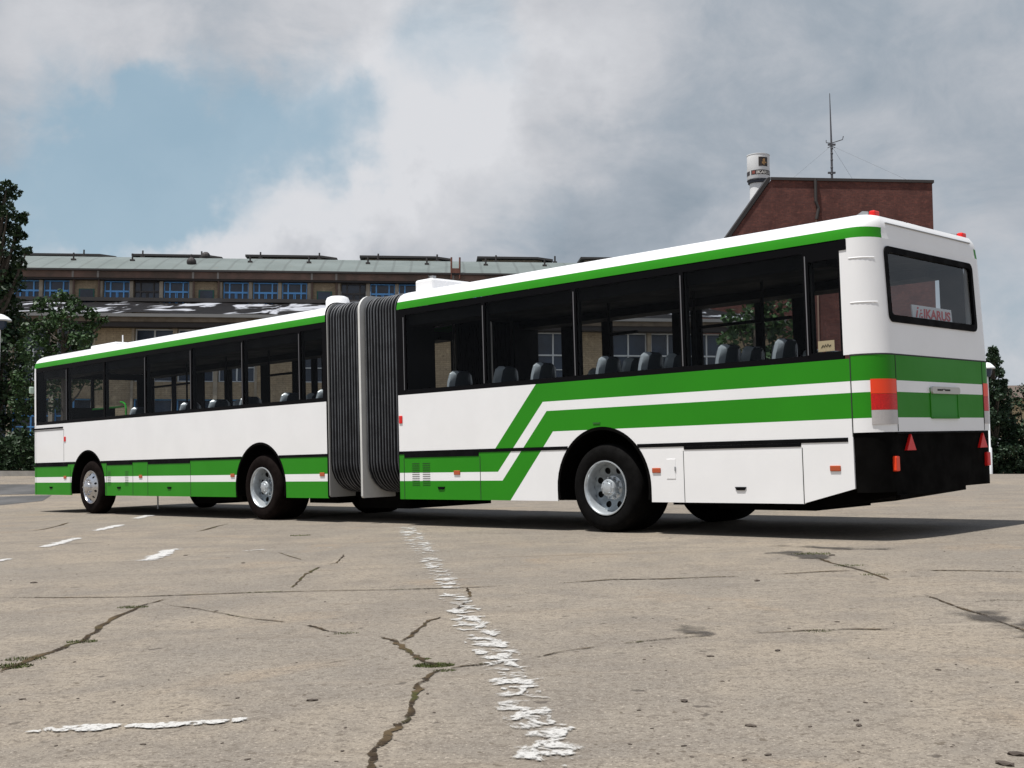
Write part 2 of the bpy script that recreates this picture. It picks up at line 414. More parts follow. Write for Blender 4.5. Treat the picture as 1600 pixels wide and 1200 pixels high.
CR = [([(-40, 934), (100, 934), (200, 933), (265, 931), (400, 926), (600, 922), (745, 918), (850, 913)], .014, .2),
      ([(850, 913), (960, 906), (1040, 905), (1180, 900)], .017, .15), ([(1180, 900), (1300, 893), (1400, 891)], .016, .15), ([(1400, 891), (1640, 894)], .016, .15),
      ([(-20, 1056), (50, 1030), (125, 1003), (165, 975), (215, 948), (265, 934)], .017, .1), ([(245, 944), (310, 952), (390, 967), (470, 975)], .006, .1), ([(470, 975), (515, 987), (560, 992)], .009, .06),
      ([(585, 995), (610, 999), (655, 1030), (690, 1045)], .012, .04), ([(620, 1005), (640, 995), (670, 970), (700, 962)], .010, .05), ([(700, 962), (725, 945), (735, 930), (728, 917)], .008, .06),
      ([(690, 1045), (760, 1038), (820, 1032)], .010, .05), ([(820, 1032), (880, 1018), (950, 1009)], .005, .06), ([(950, 1009), (1030, 1000), (1115, 992)], .009, .07), ([(1150, 991), (1260, 986), (1340, 984), (1440, 984)], .011, .08),
      ([(690, 1045), (655, 1070), (648, 1100), (635, 1125), (610, 1145), (590, 1170), (577, 1200), (568, 1240)], .012, .035),
      ([(455, 920), (475, 900), (500, 885)], .011, .08), ([(500, 885), (525, 880), (540, 865)], .008, .1),
      ([(1262, 866), (1300, 880), (1350, 893), (1400, 910)], .012, .12), ([(1440, 928), (1470, 940), (1510, 953), (1600, 985), (1660, 1010)], .011, .1),
      ([(1490, 943), (1560, 938), (1640, 940)], .010, .12), ([(30, 833), (80, 825), (115, 815)], .02, .3), ([(250, 840), (285, 838)], .03, .2), ([(300, 833), (330, 825), (362, 817)], .022, .3),
      ([(-20, 850), (130, 849), (230, 844)], .012, .3), ([(370, 842), (480, 837), (500, 832)], .014, .3), ([(430, 862), (480, 878)], .008, .2), ([(690, 834), (860, 833)], .010, .3),
      ([(640, 864), (668, 862)], .02, .2), ([(840, 846), (920, 845)], .012, .2), ([(1470, 832), (1600, 830)], .02, .3), ([(1300, 865), (1400, 863)], .008, .2), ([(577, 965), (650, 957)], .005, .1)]
for L, w, st in CR: ribbon(bm, GP(L), w * 1.5, .004, st, w * 1.0, .5, 4)
tag(link('ground_cracks', bm, crack_m), kind='structure')

pm = sheet_mat('worn_white_paint', (.50, .49, .475), .22, .34, 9.0, None, .95, .6)
pm2 = sheet_mat('flaked_white_paint', (.45, .44, .42), .44, .525, 8.5)
pm3 = sheet_mat('broken_white_paint', (.46, .45, .43), .385, .45, 11.0)
bm = bmesh.new()
for L, w in [([(66, 856), (126, 840)], .10), ([(147, 830), (192, 820)], .12), ([(210, 811), (237, 805)], .13), ([(-30, 881), (20, 873)], .10), ([(228, 877), (272, 858)], .11),
             ([(375, 862), (415, 859)], .035), ([(495, 857), (522, 856)], .04), ([(340, 863), (370, 862)], .03)]:
    ribbon(bm, GP(L), w, .006, .12, 0, .15, 2)
tag(link('painted_dashes', bm, pm), kind='structure')
bm = bmesh.new()
for L, w in [([(-10, 1146), (60, 1143), (150, 1138), (260, 1135), (440, 1122)], .07), ([(470, 1124), (530, 1120)], .045)]:
    ribbon(bm, GP(L), w, .006, .08, 0, .25, 6, .93)
tag(link('painted_lines', bm, pm3), kind='structure')
bm = bmesh.new()
for L, w in [([(635, 822), (655, 850), (668, 868)], .22), ([(668, 868), (690, 900), (712, 930)], .16), ([(706, 922), (735, 975), (790, 1040), (830, 1110), (850, 1160), (890, 1230)], .15)]:
    ribbon(bm, GP(L), w, .006, .15, 0, 0, 6, .86 if L[0][1] < 900 else .92 if L[0][1] < 925 else .97)
tag(link('painted_lines', bm, pm2), kind='structure')
sm = sheet_mat('damp_stain', (.060, .053, .047), .34, .56, 3.5, None, .8, .7)
bm = bmesh.new()
for L, w in [([(1490, 950), (1550, 966), (1600, 982), (1680, 1008)], .22), ([(1205, 861), (1260, 868), (1300, 876)], .2), ([(1250, 873), (1290, 878)], .14), ([(1340, 909), (1390, 912)], .05), ([(130, 1163), (70, 1160), (50, 1162)], .035), ([(1180, 852), (1330, 858), (1420, 858)], .15), ([(1100, 1000), (1080, 975)], .12)]:
    ribbon(bm, GP(L), w, .005, .1, .02, .3, 6)
tag(link('damp_stains', bm, sm), kind='structure')
# pebbles and dead leaves lying about
bm = bmesh.new()
for px, py, s in [(1069, 1096, .016), (1173, 1135, .014), (1338, 1126, .010), (1342, 1134, .012), (1215, 1017, .014), (1233, 982, .007), (1110, 1026, .012), (1466, 1047, .010), (1424, 1096, .006), (1352, 1098, .007), (1308, 972, .010), (371, 1091, .009), (35, 1093, .01), (178, 1097, .008), (535, 1174, .007), (387, 1187, .008), (290, 868, .015), (380, 880, .015), (338, 955, .01),
                  (488, 1095, .016), (1200, 1180, .010), (1590, 1180, .02), (1570, 1195, .02), (1183, 908, .02), (1300, 868, .02), (53, 911, .02)]:
    p = ground_pt(px, py); a = rnd.uniform(0, 6.28)
    ms = bmesh.ops.create_icosphere(bm, subdivisions=1, radius=1, matrix=Matrix.Translation((p.x, p.y, p.z + s * .2)) @ Matrix.Rotation(a, 4, 'Z') @ Matrix.Diagonal((s * 1.6, s * .9, s * .35, 1)))
for _ in range(110):
    p = ground_pt(rnd.uniform(-50, 1650), 835 + 400 * rnd.random() ** .8); s = rnd.uniform(.003, .007)
    bmesh.ops.create_icosphere(bm, subdivisions=1, radius=1, matrix=Matrix.Translation((p.x, p.y, p.z + s * .2)) @ Matrix.Rotation(rnd.uniform(0, 6), 4, 'Z') @ Matrix.Diagonal((s * 1.8, s, s * .5, 1)))
tag(link('ground_litter', bm, mat('litter', (.085, .065, .05), .9, var=.5, vscale=20)), 'scattered pebbles, leaf scraps and bits of grit on the concrete yard', 'litter', kind='stuff')
# moss and grass in the cracks
MOSS = mat('moss', (.085, .105, .03), .9, spec=.1, var=.5, vscale=25)
bm = bmesh.new()
def tuft(p, n, rad, hgt):
    for _ in range(n):
        a = rnd.uniform(0, 6.28); r = rad * math.sqrt(rnd.random()); x, y = p.x + math.cos(a) * r * 1.6, p.y + math.sin(a) * r; z = gz(x, y)
        h = hgt * rnd.uniform(.4, 1); b_ = rnd.uniform(0, 6.28); w = hgt * .22; l = hgt * .6
        q = [Vector((x - w * math.cos(b_), y - w * math.sin(b_), z)), Vector((x + w * math.cos(b_), y + w * math.sin(b_), z)), Vector((x + l * rnd.uniform(-1, 1), y + l * rnd.uniform(-1, 1), z + h))]
        bm.faces.new([bm.verts.new(k) for k in q])
for px, py, n, rad, hg in [(678, 1040, 420, .055, .018), (660, 1030, 120, .025, .014), (695, 1048, 140, .03, .012), (208, 949, 160, .06, .02), (128, 1003, 130, .05, .02), (12, 1042, 220, .07, .025), (40, 1030, 150, .06, .02), (1268, 866, 120, .10, .03), (1325, 884, 70, .07, .02), (1280, 986, 100, .05, .012), (1365, 898, 60, .06, .02), (470, 837, 60, .08, .03), (540, 990, 60, .04, .015), (765, 1037, 60, .03, .01)]:
    tuft(ground_pt(px, py), int(n * 1.6), rad, hg * .55)
tag(link('moss', bm, MOSS), 'green moss and grass tufts growing in the concrete cracks', 'moss', kind='stuff')

# ------------------------------------------------------------------ the bus
WB, RB, RT, SK0 = 1.664, 2.771, 2.869, 0.335
UE, UR0 = -5.209, -11.89         # rear end, front of rear section (frame 1)
UF1, UF0 = -13.52, -23.20        # rear end and nose of front section (frame 2)
W_ = 2.5
bus = empty('articulated_bus', (0, 0, 0), 'green and white articulated bus with black window band parked on the concrete yard', 'bus')
bus.matrix_world = M1
def part(name, bm, m, parent=bus, seg=None, smooth=False, bevel=0):
    return link(name, bm, m, parent, seg if parent is bus else None, smooth, bevel)

def arch_h(u, arches):
    for c, r in arches:
        if abs(u - c) < r:
            return max(SK0, .48 + math.sqrt(max(r * r - (u - c) ** 2, 0)))
    return SK0
def side_cols(u0, u1, arches, extra=(-6.015, -5.5)):
    s = {round(u0, 4), round(u1, 4)} | set(extra)
    for c, r in arches:
        for k in range(0, 33):
            a = math.pi * k / 32; s.add(round(c - r * math.cos(a), 4))
    return sorted(x for x in s if u0 - 1e-6 <= x <= u1 + 1e-6)
def side_panel(u0, u1, arches, colour, hcuts, dcuts, v, flip, w1=WB, th=.02):
    bm = bmesh.new(); cols = side_cols(u0, u1, arches)
    for a, c in zip(cols, cols[1:]):
        m_ = (a + c) / 2
        def bot(u):
            h = SK0
            if m_ > -6.015: h = .342 + (u + 6.015) / .515 * .133
            for cc, r in arches:
                if abs(m_ - cc) < r: h = max(SK0, .48 + math.sqrt(max(r * r - (u - cc) ** 2, 0)))
            return h
        q = [bm.verts.new(p) for p in ((a, v, bot(a)), (c, v, bot(c)), (c, v, w1), (a, v, w1))]
        bm.faces.new(q)
    bmesh.ops.remove_doubles(bm, verts=bm.verts, dist=1e-5)
    for h in hcuts:
        bmesh.ops.bisect_plane(bm, geom=bm.verts[:] + bm.edges[:] + bm.faces[:], plane_co=(0, v, h), plane_no=(0, 0, 1))
    for (uu, ww, s) in dcuts:
        bmesh.ops.bisect_plane(bm, geom=bm.verts[:] + bm.edges[:] + bm.faces[:], plane_co=(uu, v, ww), plane_no=Vector((1, 0, -s)).normalized())
    for f in bm.faces:
        c = f.calc_center_median(); f.material_index = colour(c.x, c.z)
    r = bmesh.ops.extrude_face_region(bm, geom=bm.faces[:])
    for e in r['geom']:
        if isinstance(e, bmesh.types.BMVert): e.co.y += th * (1 if flip else -1) * -1 if False else (th if not flip else -th)
    return bm
E0, E1, E2, E3 = (-9.449, 1.664, .954), (-9.347, 1.4566, .955), (-9.291, 1.3506, .94), (-9.202, 1.1154, .90)
def ev(E, w): return E[0] + E[2] * (w - E[1])
S1, S2, S3, BL, W1, W2 = 1.4566, 1.3506, 1.1154, .940, .669, .566
def col_rear(u, w):
    if w > BL and u < ev(E0, w): return 0
    if u > ev(E3, w) and w < S3: return 0
    if w > S1: return 1
    if u > ev(E1, w) and w > S2: return 0
    if ev(E1, w) < u < ev(E2, w) and w > W2: return 0
    if W2 < w < W1 and u < ev(E1, w): return 0
    return 1
def col_front(u, w):
    return 0 if (w > BL or W2 < w < W1) else 1
AR_R = [(-8.49, .665)]
AR_F = [(-15.215, .665), (-20.78, .67)]
for v, flip, nm in ((0.0, False, 'side_panel'), (W_, True, 'side_panel')):
    part(nm, side_panel(UR0, -5.492, AR_R, col_rear, (S1, S2, S3, BL, W1, W2), (E0, E1, E2, E3), v, flip), (WHITE, GREEN))
    part(nm, side_panel(UF0 + .2, UF1, AR_F, col_front, (BL, W1, W2), (), v, flip), (WHITE, GREEN), seg=2)

# lofted shells: open outline front->left side->rear corner->rear->right side
def outline(u_front, u_end, inset, rad, nc=8, brk=(), end_in=None):
    """points from the open end on the left side, round the closed end, back along the right; sign by direction"""
    d = 1 if u_end > u_front else -1
    r = max(rad - inset * .45, .03); ue = u_end - d * (inset if end_in is None else end_in)
    P = [(u_front, inset), (u_end - d * (rad + .03), inset)]
    for k in range(nc + 1):
        a = math.pi / 2 * k / nc; P.append((ue - d * r + d * r * math.sin(a), inset + r - r * math.cos(a)))
    for b_ in brk: P.append((ue, b_))
    for k in range(nc + 1):
        a = math.pi / 2 * (1 - k / nc); P.append((ue - d * r + d * r * math.sin(a), W_ - inset - r + r * math.cos(a)))
    P += [(u_end - d * (rad + .03), W_ - inset), (u_front, W_ - inset)]
    return P
def loft(levels, colour, close=False, lean=None):
    bm = bmesh.new(); rings = []
    for w, P in levels:
        rings.append([bm.verts.new((u + (lean(u, w) if lean else 0), v, w)) for u, v in P])
    for i in range(len(rings) - 1):
        a, c = rings[i], rings[i + 1]
        for j in range(len(a) - 1):
            k = colour(j, len(a), (levels[i][0] + levels[i + 1][0]) / 2)
            if k is None: continue
            f = bm.faces.new((a[j], a[j + 1], c[j + 1], c[j])); f.material_index = k
    return bm, rings
BRK = (.32, 1.25, 2.18)
NC = 8
def lean_r(u, w): return -(w - 1.69) * .04 * min(1, max(0, (u + 5.483) / .25)) if w > 1.69 else 0
# lower rear wrap z .985-1.69 : corner posts, tail panel
def rear_lower_col(j, n, w):
    return 0 if w < S3 or S2 < w < S1 else 1
lv = [(w, outline(-5.483, UE, 0, .25, NC, BRK)) for w in (.985, S3, S2, S1, 1.690)]
bm, _ = loft(lv, rear_lower_col)
part('rear_panel', bm, (WHITE, GREEN), smooth='auto')
# upper rear z 1.70-2.771 with window hole
HV0, HV1 = .315, 2.13
BRU = (HV0, 1.25, HV1)
lv = [(w, outline(-5.552, UE, 0, .25, NC, BRU)) for w in (1.700, 2.03, 2.667)]
jL = 2 + NC + 1
def rear_upper_col(j, n, w):
    if 2.03 < w < 2.67 and jL <= j < jL + 2: return None
    return 0
bm, _ = loft(lv, rear_upper_col, lean=lean_r)
bm2, _ = loft([(w, outline(-5.483, UE, 0, .25, NC, BRU)) for w in (2.667, RB)], lambda j, n, w: 0, lean=lean_r)
tmp = bpy.data.meshes.new('tmp'); bm2.to_mesh(tmp); bm2.free(); bm.from_mesh(tmp); bpy.data.meshes.remove(tmp)
bmesh.ops.remove_doubles(bm, verts=bm.verts, dist=1e-5)
part('rear_panel', bm, WHITE, smooth='auto')
# roof shells
PROF = [(RB, 0), (2.82, .006), (RT, .020), (2.915, .042), (2.955, .078), (2.985, .13), (3.010, .21), (3.030, .33), (3.050, .55), (3.062, .85), (3.066, 1.235)]
def roof(u_front, u_end, rad, seg, lean=None):
    lv = [(w, outline(u_front, u_end, i, rad, NC, (1.249, 1.25, 1.251), i if seg == 2 else min(i, .004 + max(0, w - 2.93) * .55) if w < 3.0 else i * .6)) for w, i in PROF]
    lastc = 2 + NC + 1
    def colr(j, n, w):
        rear = lastc - 1 <= j <= n - 1 - lastc
        return 1 if (w < RT and not rear) else 0
    bm, rings = loft(lv, colr, lean=lean)
    # headlining seen from below
    return bm
part('roof', roof(UR0, UE, .25, 1, lean_r), (WHITE, GREEN), smooth='auto')
part('roof', roof(UF1, UF0, .22, 2), (WHITE, GREEN), seg=2, smooth='auto')
# front end of the bus
def front_col(j, n, w): return None if (1.15 < w < 2.62 and jL <= j < jL + 2) else (0 if w > BL or W2 < w < W1 else 1)
lv = [(w, outline(UF0 + .24, UF0, 0, .22, NC, (.25, 1.25, 2.25))) for w in (SK0, W2, W1, BL, 1.15, 2.62, RB)]
bm, _ = loft(lv, front_col); part('front_panel', bm, (WHITE, GREEN), seg=2, smooth='auto')
bm = bmesh.new(); bm.faces.new([bm.verts.new((UF0 + .02, v, z)) for v, z in ((.25, 1.15), (2.25, 1.15), (2.25, 2.62), (.25, 2.62))])
ws = part('windscreen', bm, GLASS, seg=2)
part('windscreen_pillar', B(UF0 + .01, UF0 + .05, 1.22, 1.28, 1.15, 2.62), FRAMEB, ws)

# window bands: black frame sheets with openings, panes and grey beads
def band(u0, u1, openings, v, out, seg, top=RB - .004, bot=WB + .003, zt=2.71, zb=1.725):
    """out=-1 near side, +1 far side; openings list of (ua,ub,za,zb)"""
    bm = bmesh.new(); th = .03
    ya, yb = (v, v - out * th); ya += -out * .004
    y0, y1 = min(ya, yb), max(ya, yb)
    ops = sorted(openings); x = u0
    for (a, c, za, zb_) in ops:
        if a > x: box(bm, x, a, y0, y1, bot, top)
        box(bm, a, c, y0, y1, bot, za); box(bm, a, c, y0, y1, zb_, top); x = c
    if x < u1: box(bm, x, u1, y0, y1, bot, top)
    return bm
def panes(ops, v, out, seg, parent):
    for (a, c, za, zb_) in ops:
        y = v - out * .012
        bm = bmesh.new(); bm.faces.new([bm.verts.new(p) for p in ((a - .01, y, za - .01), (c + .01, y, za - .01), (c + .01, y, zb_ + .01), (a - .01, y, zb_ + .01))])
        part('window_pane', bm, GLASS, parent)
def beads(us, v, out, parent, z0=1.725, z1=2.66):
    for u in us:
        y0, y1 = sorted((v + out * .0005, v + out * .006))
        part('window_bead', B(u - .005, u + .005, y0, y1, z0, z1), GREYLINE, parent)
ZB, ZT = 1.722, 2.69
def make_ops(edges, gap):
    return [(a + gap, c - gap, ZB, ZT) for a, c in zip(edges, edges[1:])]
near_r = [-11.756, -10.29, -8.835, -7.363, -5.912, -5.575]
ops = make_ops(near_r, .03)
ops[-1] = (-5.885, -5.575, 1.74, 2.60)
f_ = part('window_frame', band(UR0, -5.552, ops, 0, -1, 1), FRAMEB); panes(ops, 0, -1, 1, f_); beads(near_r[1:5], 0, -1, f_); beads([near_r[0]], 0, -1, f_)
part('window_frame', B(-5.552, -5.479, -.007, .01, 2.668, RB - .003), FRAMEB)
near_f = [-23.06, -21.627, -18.652, -17.162, -15.659, -14.177, -13.60]
near_f2 = [-23.06, -21.627, -20.14, -18.652, -17.162, -15.659, -14.177, -13.60]
ops = make_ops(near_f2, .03)
f_ = part('window_frame', band(UF0 + .2, UF1, ops, 0, -1, 2), FRAMEB, seg=2); panes(ops, 0, -1, 2, f_); beads([-21.627, -18.652, -17.162, -15.659, -14.177], 0, -1, f_)
# far side: windows and door leaves
far_r = [(-11.74, -11.27), (-11.03, -10.53), (-10.35, -9.34), (-9.16, -9.05), (-8.88, -8.09), (-8.0, -7.57), (-7.38, -5.75)]
ops = [(a, c, ZB, 2.70) for a, c in far_r]
f_ = part('window_frame', band(UR0, -5.49, ops, W_, 1, 1), FRAMEB); panes(ops, W_, 1, 1, f_)
for a, c, z in ((-8.88, -7.57, 2.40), (-10.35, -9.9, 2.44)): part('window_rail', B(a, c, W_ - .06, W_ - .031, z - .02, z + .02), FRAMEB, f_)
far_f = [(-22.95, -22.2), (-22.05, -21.3), (-20.95, -20.2), (-19.95, -19.55), (-19.42, -18.95), (-18.71, -17.94), (-17.74, -17.36), (-17.2, -17.05), (-16.8, -15.9), (-15.6, -14.7), (-14.5, -13.7)]
ops = [(a, c, ZB, 2.70) for a, c in far_f]
f_ = part('window_frame', band(UF0 + .24, UF1, ops, W_, 1, 2), FRAMEB, seg=2); panes(ops, W_, 1, 2, f_)
for a, c, z in ((-18.71, -17.94, 2.42), (-22.95, -21.3, 2.45)): part('window_rail', B(a, c, W_ - .06, W_ - .031, z - .02, z + .02), FRAMEB, f_)
# interior: headlining, floor, inner pillars, seats, poles
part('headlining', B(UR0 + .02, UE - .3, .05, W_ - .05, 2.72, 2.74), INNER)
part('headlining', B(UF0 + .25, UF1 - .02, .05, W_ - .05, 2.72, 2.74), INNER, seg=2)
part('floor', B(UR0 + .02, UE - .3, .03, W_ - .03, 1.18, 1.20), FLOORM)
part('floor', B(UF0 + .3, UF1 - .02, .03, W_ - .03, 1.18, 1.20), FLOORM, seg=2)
bm = bmesh.new()
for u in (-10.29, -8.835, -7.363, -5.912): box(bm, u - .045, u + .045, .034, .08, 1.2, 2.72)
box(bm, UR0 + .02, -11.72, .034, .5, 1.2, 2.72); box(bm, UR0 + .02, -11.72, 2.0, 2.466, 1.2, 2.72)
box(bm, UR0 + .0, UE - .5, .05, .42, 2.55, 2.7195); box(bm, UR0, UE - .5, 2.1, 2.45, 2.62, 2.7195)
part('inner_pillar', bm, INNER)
bm = bmesh.new()
for u in near_f2[1:-1]: box(bm, u - .04, u + .04, .034, .08, 1.2, 2.72)
box(bm, UF0 + .5, UF1 - .02, .05, .40, 2.55, 2.7195); box(bm, UF0 + .5, UF1 - .02, 2.1, 2.45, 2.62, 2.7195)
box(bm, UF0 + 1.55, UF0 + 1.59, .1, .95, 1.2, 1.95); box(bm, UF0 + .06, UF0 + .30, 2.33, 2.43, 1.2, 2.72); box(bm, UF0 + .06, UF0 + .10, 2.2, 2.33, 1.2, 2.72); box(bm, UF0 + .06, UF0 + .12, .08, .26, 1.2, 2.72); box(bm, UF0 + .04, UF0 + .10, .1, 2.4, 2.6, 2.72)
part('inner_pillar', bm, INNER, seg=2)
def seat_bm():
    bm = bmesh.new(); n = 9
    # shell: (u, w) centreline of a moulded seat facing -u, thickness .03
    cl = [(-.40, .44), (-.30, .425), (-.15, .41), (-.04, .42), (.03, .50), (.08, .72), (.115, .92), (.13, 1.02), (.14, 1.055)]
    rows = []
    for i, (u, w) in enumerate(cl):
        w -= .05 if i > 4 else 0
        hw = .20 if i < 6 else .21 - (.035 if i == 7 else .085 if i == 8 else .01)
        rows.append([bm.verts.new((u + (.035 if abs(k - 3) == 3 and i > 3 else 0) * -1, (k - 3) / 3 * hw, w)) for k in range(7)])
    for a, c in zip(rows, rows[1:]):
        for k in range(6): bm.faces.new((a[k], a[k + 1], c[k + 1], c[k])).material_index = 1 if k in (0, 5) else 0  # outer columns paler: light on the shell edges painted in
    r = bmesh.ops.extrude_face_region(bm, geom=bm.faces[:])
    for e in r['geom']:
        if isinstance(e, bmesh.types.BMVert): e.co += Vector((.035, 0, -.02))
    box(bm, -.3, -.24, -.05, .05, .34, .40); box(bm, -.30, .02, -.03, .03, .36, .40)
    return bm
def cushion_bm():
    bm = bmesh.new()
    box(bm, -.40, -.02, -.19, .19, .445, .48)
    prism = [(-.005, .52), (.045, .72), (.085, .94), (.06, .94), (.015, .72), (-.04, .52)]
    a = [bm.verts.new((p[0], -.17, p[1])) for p in prism]; c = [bm.verts.new((p[0], .17, p[1])) for p in prism]
    bm.faces.new(a); bm.faces.new(c[::-1])
    for i in range(6): bm.faces.new((a[i], c[i], c[(i + 1) % 6], a[(i + 1) % 6]))
    return bm
seat0 = part('seat', seat_bm(), (SEATS, mat('seat_edge_lit', (.26, .29, .31), .25)), smooth='auto'); cush0 = link('seat_cushion', cushion_bm(), SEATC, seat0, bevel=.012)
first = True
def place_seat(u, v, w, seg, rot=0):
    global first
    s, c = (seat0, cush0) if first else (seat0.copy(), cush0.copy())
    if not first:
        C.objects.link(s); C.objects.link(c); c.parent = s; s.parent = bus
    first = False
    m = Matrix.Translation((u, v, w)) @ Matrix.Rotation(rot, 4, 'Z')
    s.matrix_local = (F2 @ m) if seg == 2 else m
for u in (-11.20, -10.38, -9.75, -8.75, -8.15, -7.15, -6.48):
    for v in (.36, .80) if u in (-8.75, -8.15, -7.15) else (.36,): place_seat(u, v, .93, 1, 0 if u not in (-8.95, -7.95) else math.pi)
for u in (-10.1, -9.4, -7.0, -6.3):
    for v in (1.75, 2.18): place_seat(u, v, .93, 1)
for u in (-19.6, -17.9, -17.0, -16.1, -15.0, -14.1):
    for v in (.36, .80) if u in (-17.0, -15.0) else (.36,): place_seat(u, v, .86, 2)
for u in (-16.6, -15.7):
    for v in (1.75, 2.18): place_seat(u, v, .86, 2)
place_seat(-22.45, .55, .86, 2)
def pole(pts, m, seg, r=.017): return part('handrail', tube(bmesh.new(), pts, r, 8), m, seg=seg)
for u in (-10.9, -9.25, -8.0, -7.1): pole([(u, 1.1, 1.2), (u, 1.1, 2.72)], INNER, None)
for u in (-19.2, -17.9, -16.6, -15.1): pole([(u, 1.1, 1.2), (u, 1.1, 2.72)], INNER, 2)
pole([(-21.9, .5, 1.92), (-20.4, .5, 1.92)], HAND, 2); pole([(-21.65, .5, 1.2), (-21.65, .5, 1.92)], HAND, 2)
pole([(-19.75, .22, 1.2), (-19.75, .22, 1.86), (-19.78, .22, 1.93), (-19.85, .22, 1.965), (-19.95, .22, 1.975)], HAND, 2)

# black waist line, black bars for the shade in the recesses, seams, flaps
for seg_, runs, recs in ((None, ((UR0, -8.985), (-7.995, -5.54)), ((-11.79, -10.42, .862), (-7.39, -6.03, .872))),
                         (2, ((UF0 + .2, -21.285), (-20.275, -15.71), (-14.72, UF1)), ((-23.05, -21.59, .866), (-20.05, -19.11, .866), (-18.58, -17.21, .866)))):
    for a, c in runs: part('waist_strip', B(a, c, -.005, .003, .905, BL + .004), BLACK, seg=seg_)
    for a, c, z in recs: part('flap_recess_shade', B(a, c, -.005, .003, z, .9045), BLACK, seg=seg_)
SEAM = mat('panel_gap', (.02, .022, .02), .8)
def seam(pts, seg, w=.004):
    bm = bmesh.new()
    for (u0, w0), (u1, w1) in zip(pts, pts[1:]):
        d = Vector((u1 - u0, w1 - w0)); n = Vector((-d.y, d.x)).normalized() * w
        prism_uv(bm, [(u0 - n.x, w0 - n.y), (u1 - n.x, w1 - n.y), (u1 + n.x, w1 + n.y), (u0 + n.x, w0 + n.y)], -.0025, .002)
    return part('panel_gap', bm, SEAM, seg=seg)
for u in (-11.80, -10.40, -7.40, -6.02): seam([(u, SK0 + .003), (u + (.0), .862)], None, .004 if u != -7.4 else .003)
for u in (-21.49, -20.06, -19.10, -18.585, -17.20): seam([(u, SK0 + .003), (u, .862)], 2)
seam([(-23.1, 1.555), (-21.75, 1.555), (-21.75, .96)], 2, .003)
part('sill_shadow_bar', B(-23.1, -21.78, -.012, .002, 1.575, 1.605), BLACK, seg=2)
def latch(u, w, seg, s=1):
    bm = bmesh.new(); prism_uv(bm, [(u - .065, w + .018), (u + .065, w + .018), (u + .045, w - .014), (u - .045, w - .014)], -.010, .001)
    part('flap_latch', bm, BLACK, seg=seg)
for u in (-11.098, -6.72): latch(u, .475, None)
for u in (-22.3, -19.6, -17.87): latch(u, .470, 2)
def marker(u, w, seg, m=ORANGE, hw=.055, hh=.026):
    part('side_marker', B(u - hw, u + hw, -.011, .001, w - hh, w + hh), m, seg=seg, bevel=.008)
for u in (-10.807, -7.751, -5.68): marker(u, .664, None)
for u in (-21.70, -18.825, -15.96, -13.67): marker(u, .662, 2)
marker(-11.845, 1.35, None, RED, .032, .05); marker(-21.70, 1.37, 2, RED, .035, .045)
for c in (-11.574, -11.373):
    bm = bmesh.new()
    for k in range(11): z = .515 + k * .027; box(bm, c - .07, c + .07, -.003, .002, z - .0028, z + .0028)
    part('vent_slots', bm, INK)
for c in (-19.96, -19.32):
    bm = bmesh.new()
    for k in range(10): z = .52 + k * .026; box(bm, c - .06, c + .06, -.003, .002, z - .0025, z + .0025)
    part('vent_slots', bm, mat('vent_dark_green', (.02, .07, .015), .5), seg=2)
fl = part('filler_flap', B(-7.62, -7.505, -.004, .002, .575, .78), WHITE, bevel=.006)
part('flap_latch', B(-7.515, -7.500, -.009, -.003, .655, .70), STEELG, fl)
for u, w in ((-8.55, 1.185),):
    part('fuel_mark', B(u - .05, u + .05, -.006, .001, w - .008, w + .008), mat('dark_green_mark', (.02, .10, .015), .4))
# lower tail flap that rises to the corner
# cut-away below the corner flap: cover with black box behind it (side panel stops at flap)
# rear underside
bm = bmesh.new()
lvl = [(.55, -.03), (.985, 0)]
P0 = outline(-5.49, UE, .03, .2, NC, BRK); P1 = outline(-5.49, UE, .012, .24, NC, BRK)
bmb, rings = loft([(.44, P0), (.98, P1)], lambda j, n, w: 0)
bmb.faces.new(rings[0])
part('rear_bumper', bmb, UNDER, smooth='auto')
bm = bmesh.new(); prism = [(-5.24, .44), (-5.24, .40), (-6.0, .28), (-7.2, .26), (-7.2, .7), (-5.24, .7)]
a = [bm.verts.new((p[0], .30, p[1])) for p in prism]; c = [bm.verts.new((p[0], 1.75, p[1])) for p in prism]
bm.faces.new(a); bm.faces.new(c[::-1])
for i in range(len(prism)): bm.faces.new((a[i], c[i], c[(i + 1) % len(prism)], a[(i + 1) % len(prism)]))
box(bm, -7.0, -6.2, .5, 1.6, .24, .30); box(bm, -5.25, -5.205, .3, .5, .37, .41)
part('engine_tray', bm, UNDER)
bm = bmesh.new()
box(bm, UR0 + .05, -9.3, .25, 2.2, .33, .70); box(bm, -7.7, -7.2, .2, 2.3, .30, .7); box(bm, -11.7, -11.3, .3, .6, .26, .34); box(bm, -11.2, -11.0, .3, .5, .28, .35); box(bm, -10.8, -9.4, 1.2, 2.0, .28, .34)
tube(bm, [(-8.49, .2, .48), (-8.49, 2.3, .48)], .09, 12)
part('underbody', bm, UNDER)
bm = bmesh.new()
box(bm, UF0 + .25, -21.5, .15, 2.35, .36, .72); box(bm, -20.0, -15.95, .2, 2.3, .34, .72); box(bm, -14.5, UF1 + .05, .2, 2.3, .33, .72)
box(bm, -16.9, -16.1, .25, .9, .26, .345); box(bm, -17.9, -17.2, .5, 1.8, .2, .345); box(bm, -14.4, -13.7, .3, .9, .25, .335); box(bm, -13.5, -12.4, .5, 2.0, .18, .45)
tube(bm, [(-15.215, .2, .48), (-15.215, 2.3, .48)], .09, 12); tube(bm, [(-20.72, .2, .46), (-20.72, 2.3, .46)], .07, 12)
part('underbody', bm, UNDER, seg=2)
part('jack_strut', tube(bmesh.new(), [(-18.9, .35, .34), (-18.9, .35, .1)], .014, 8), STEELG, seg=2)
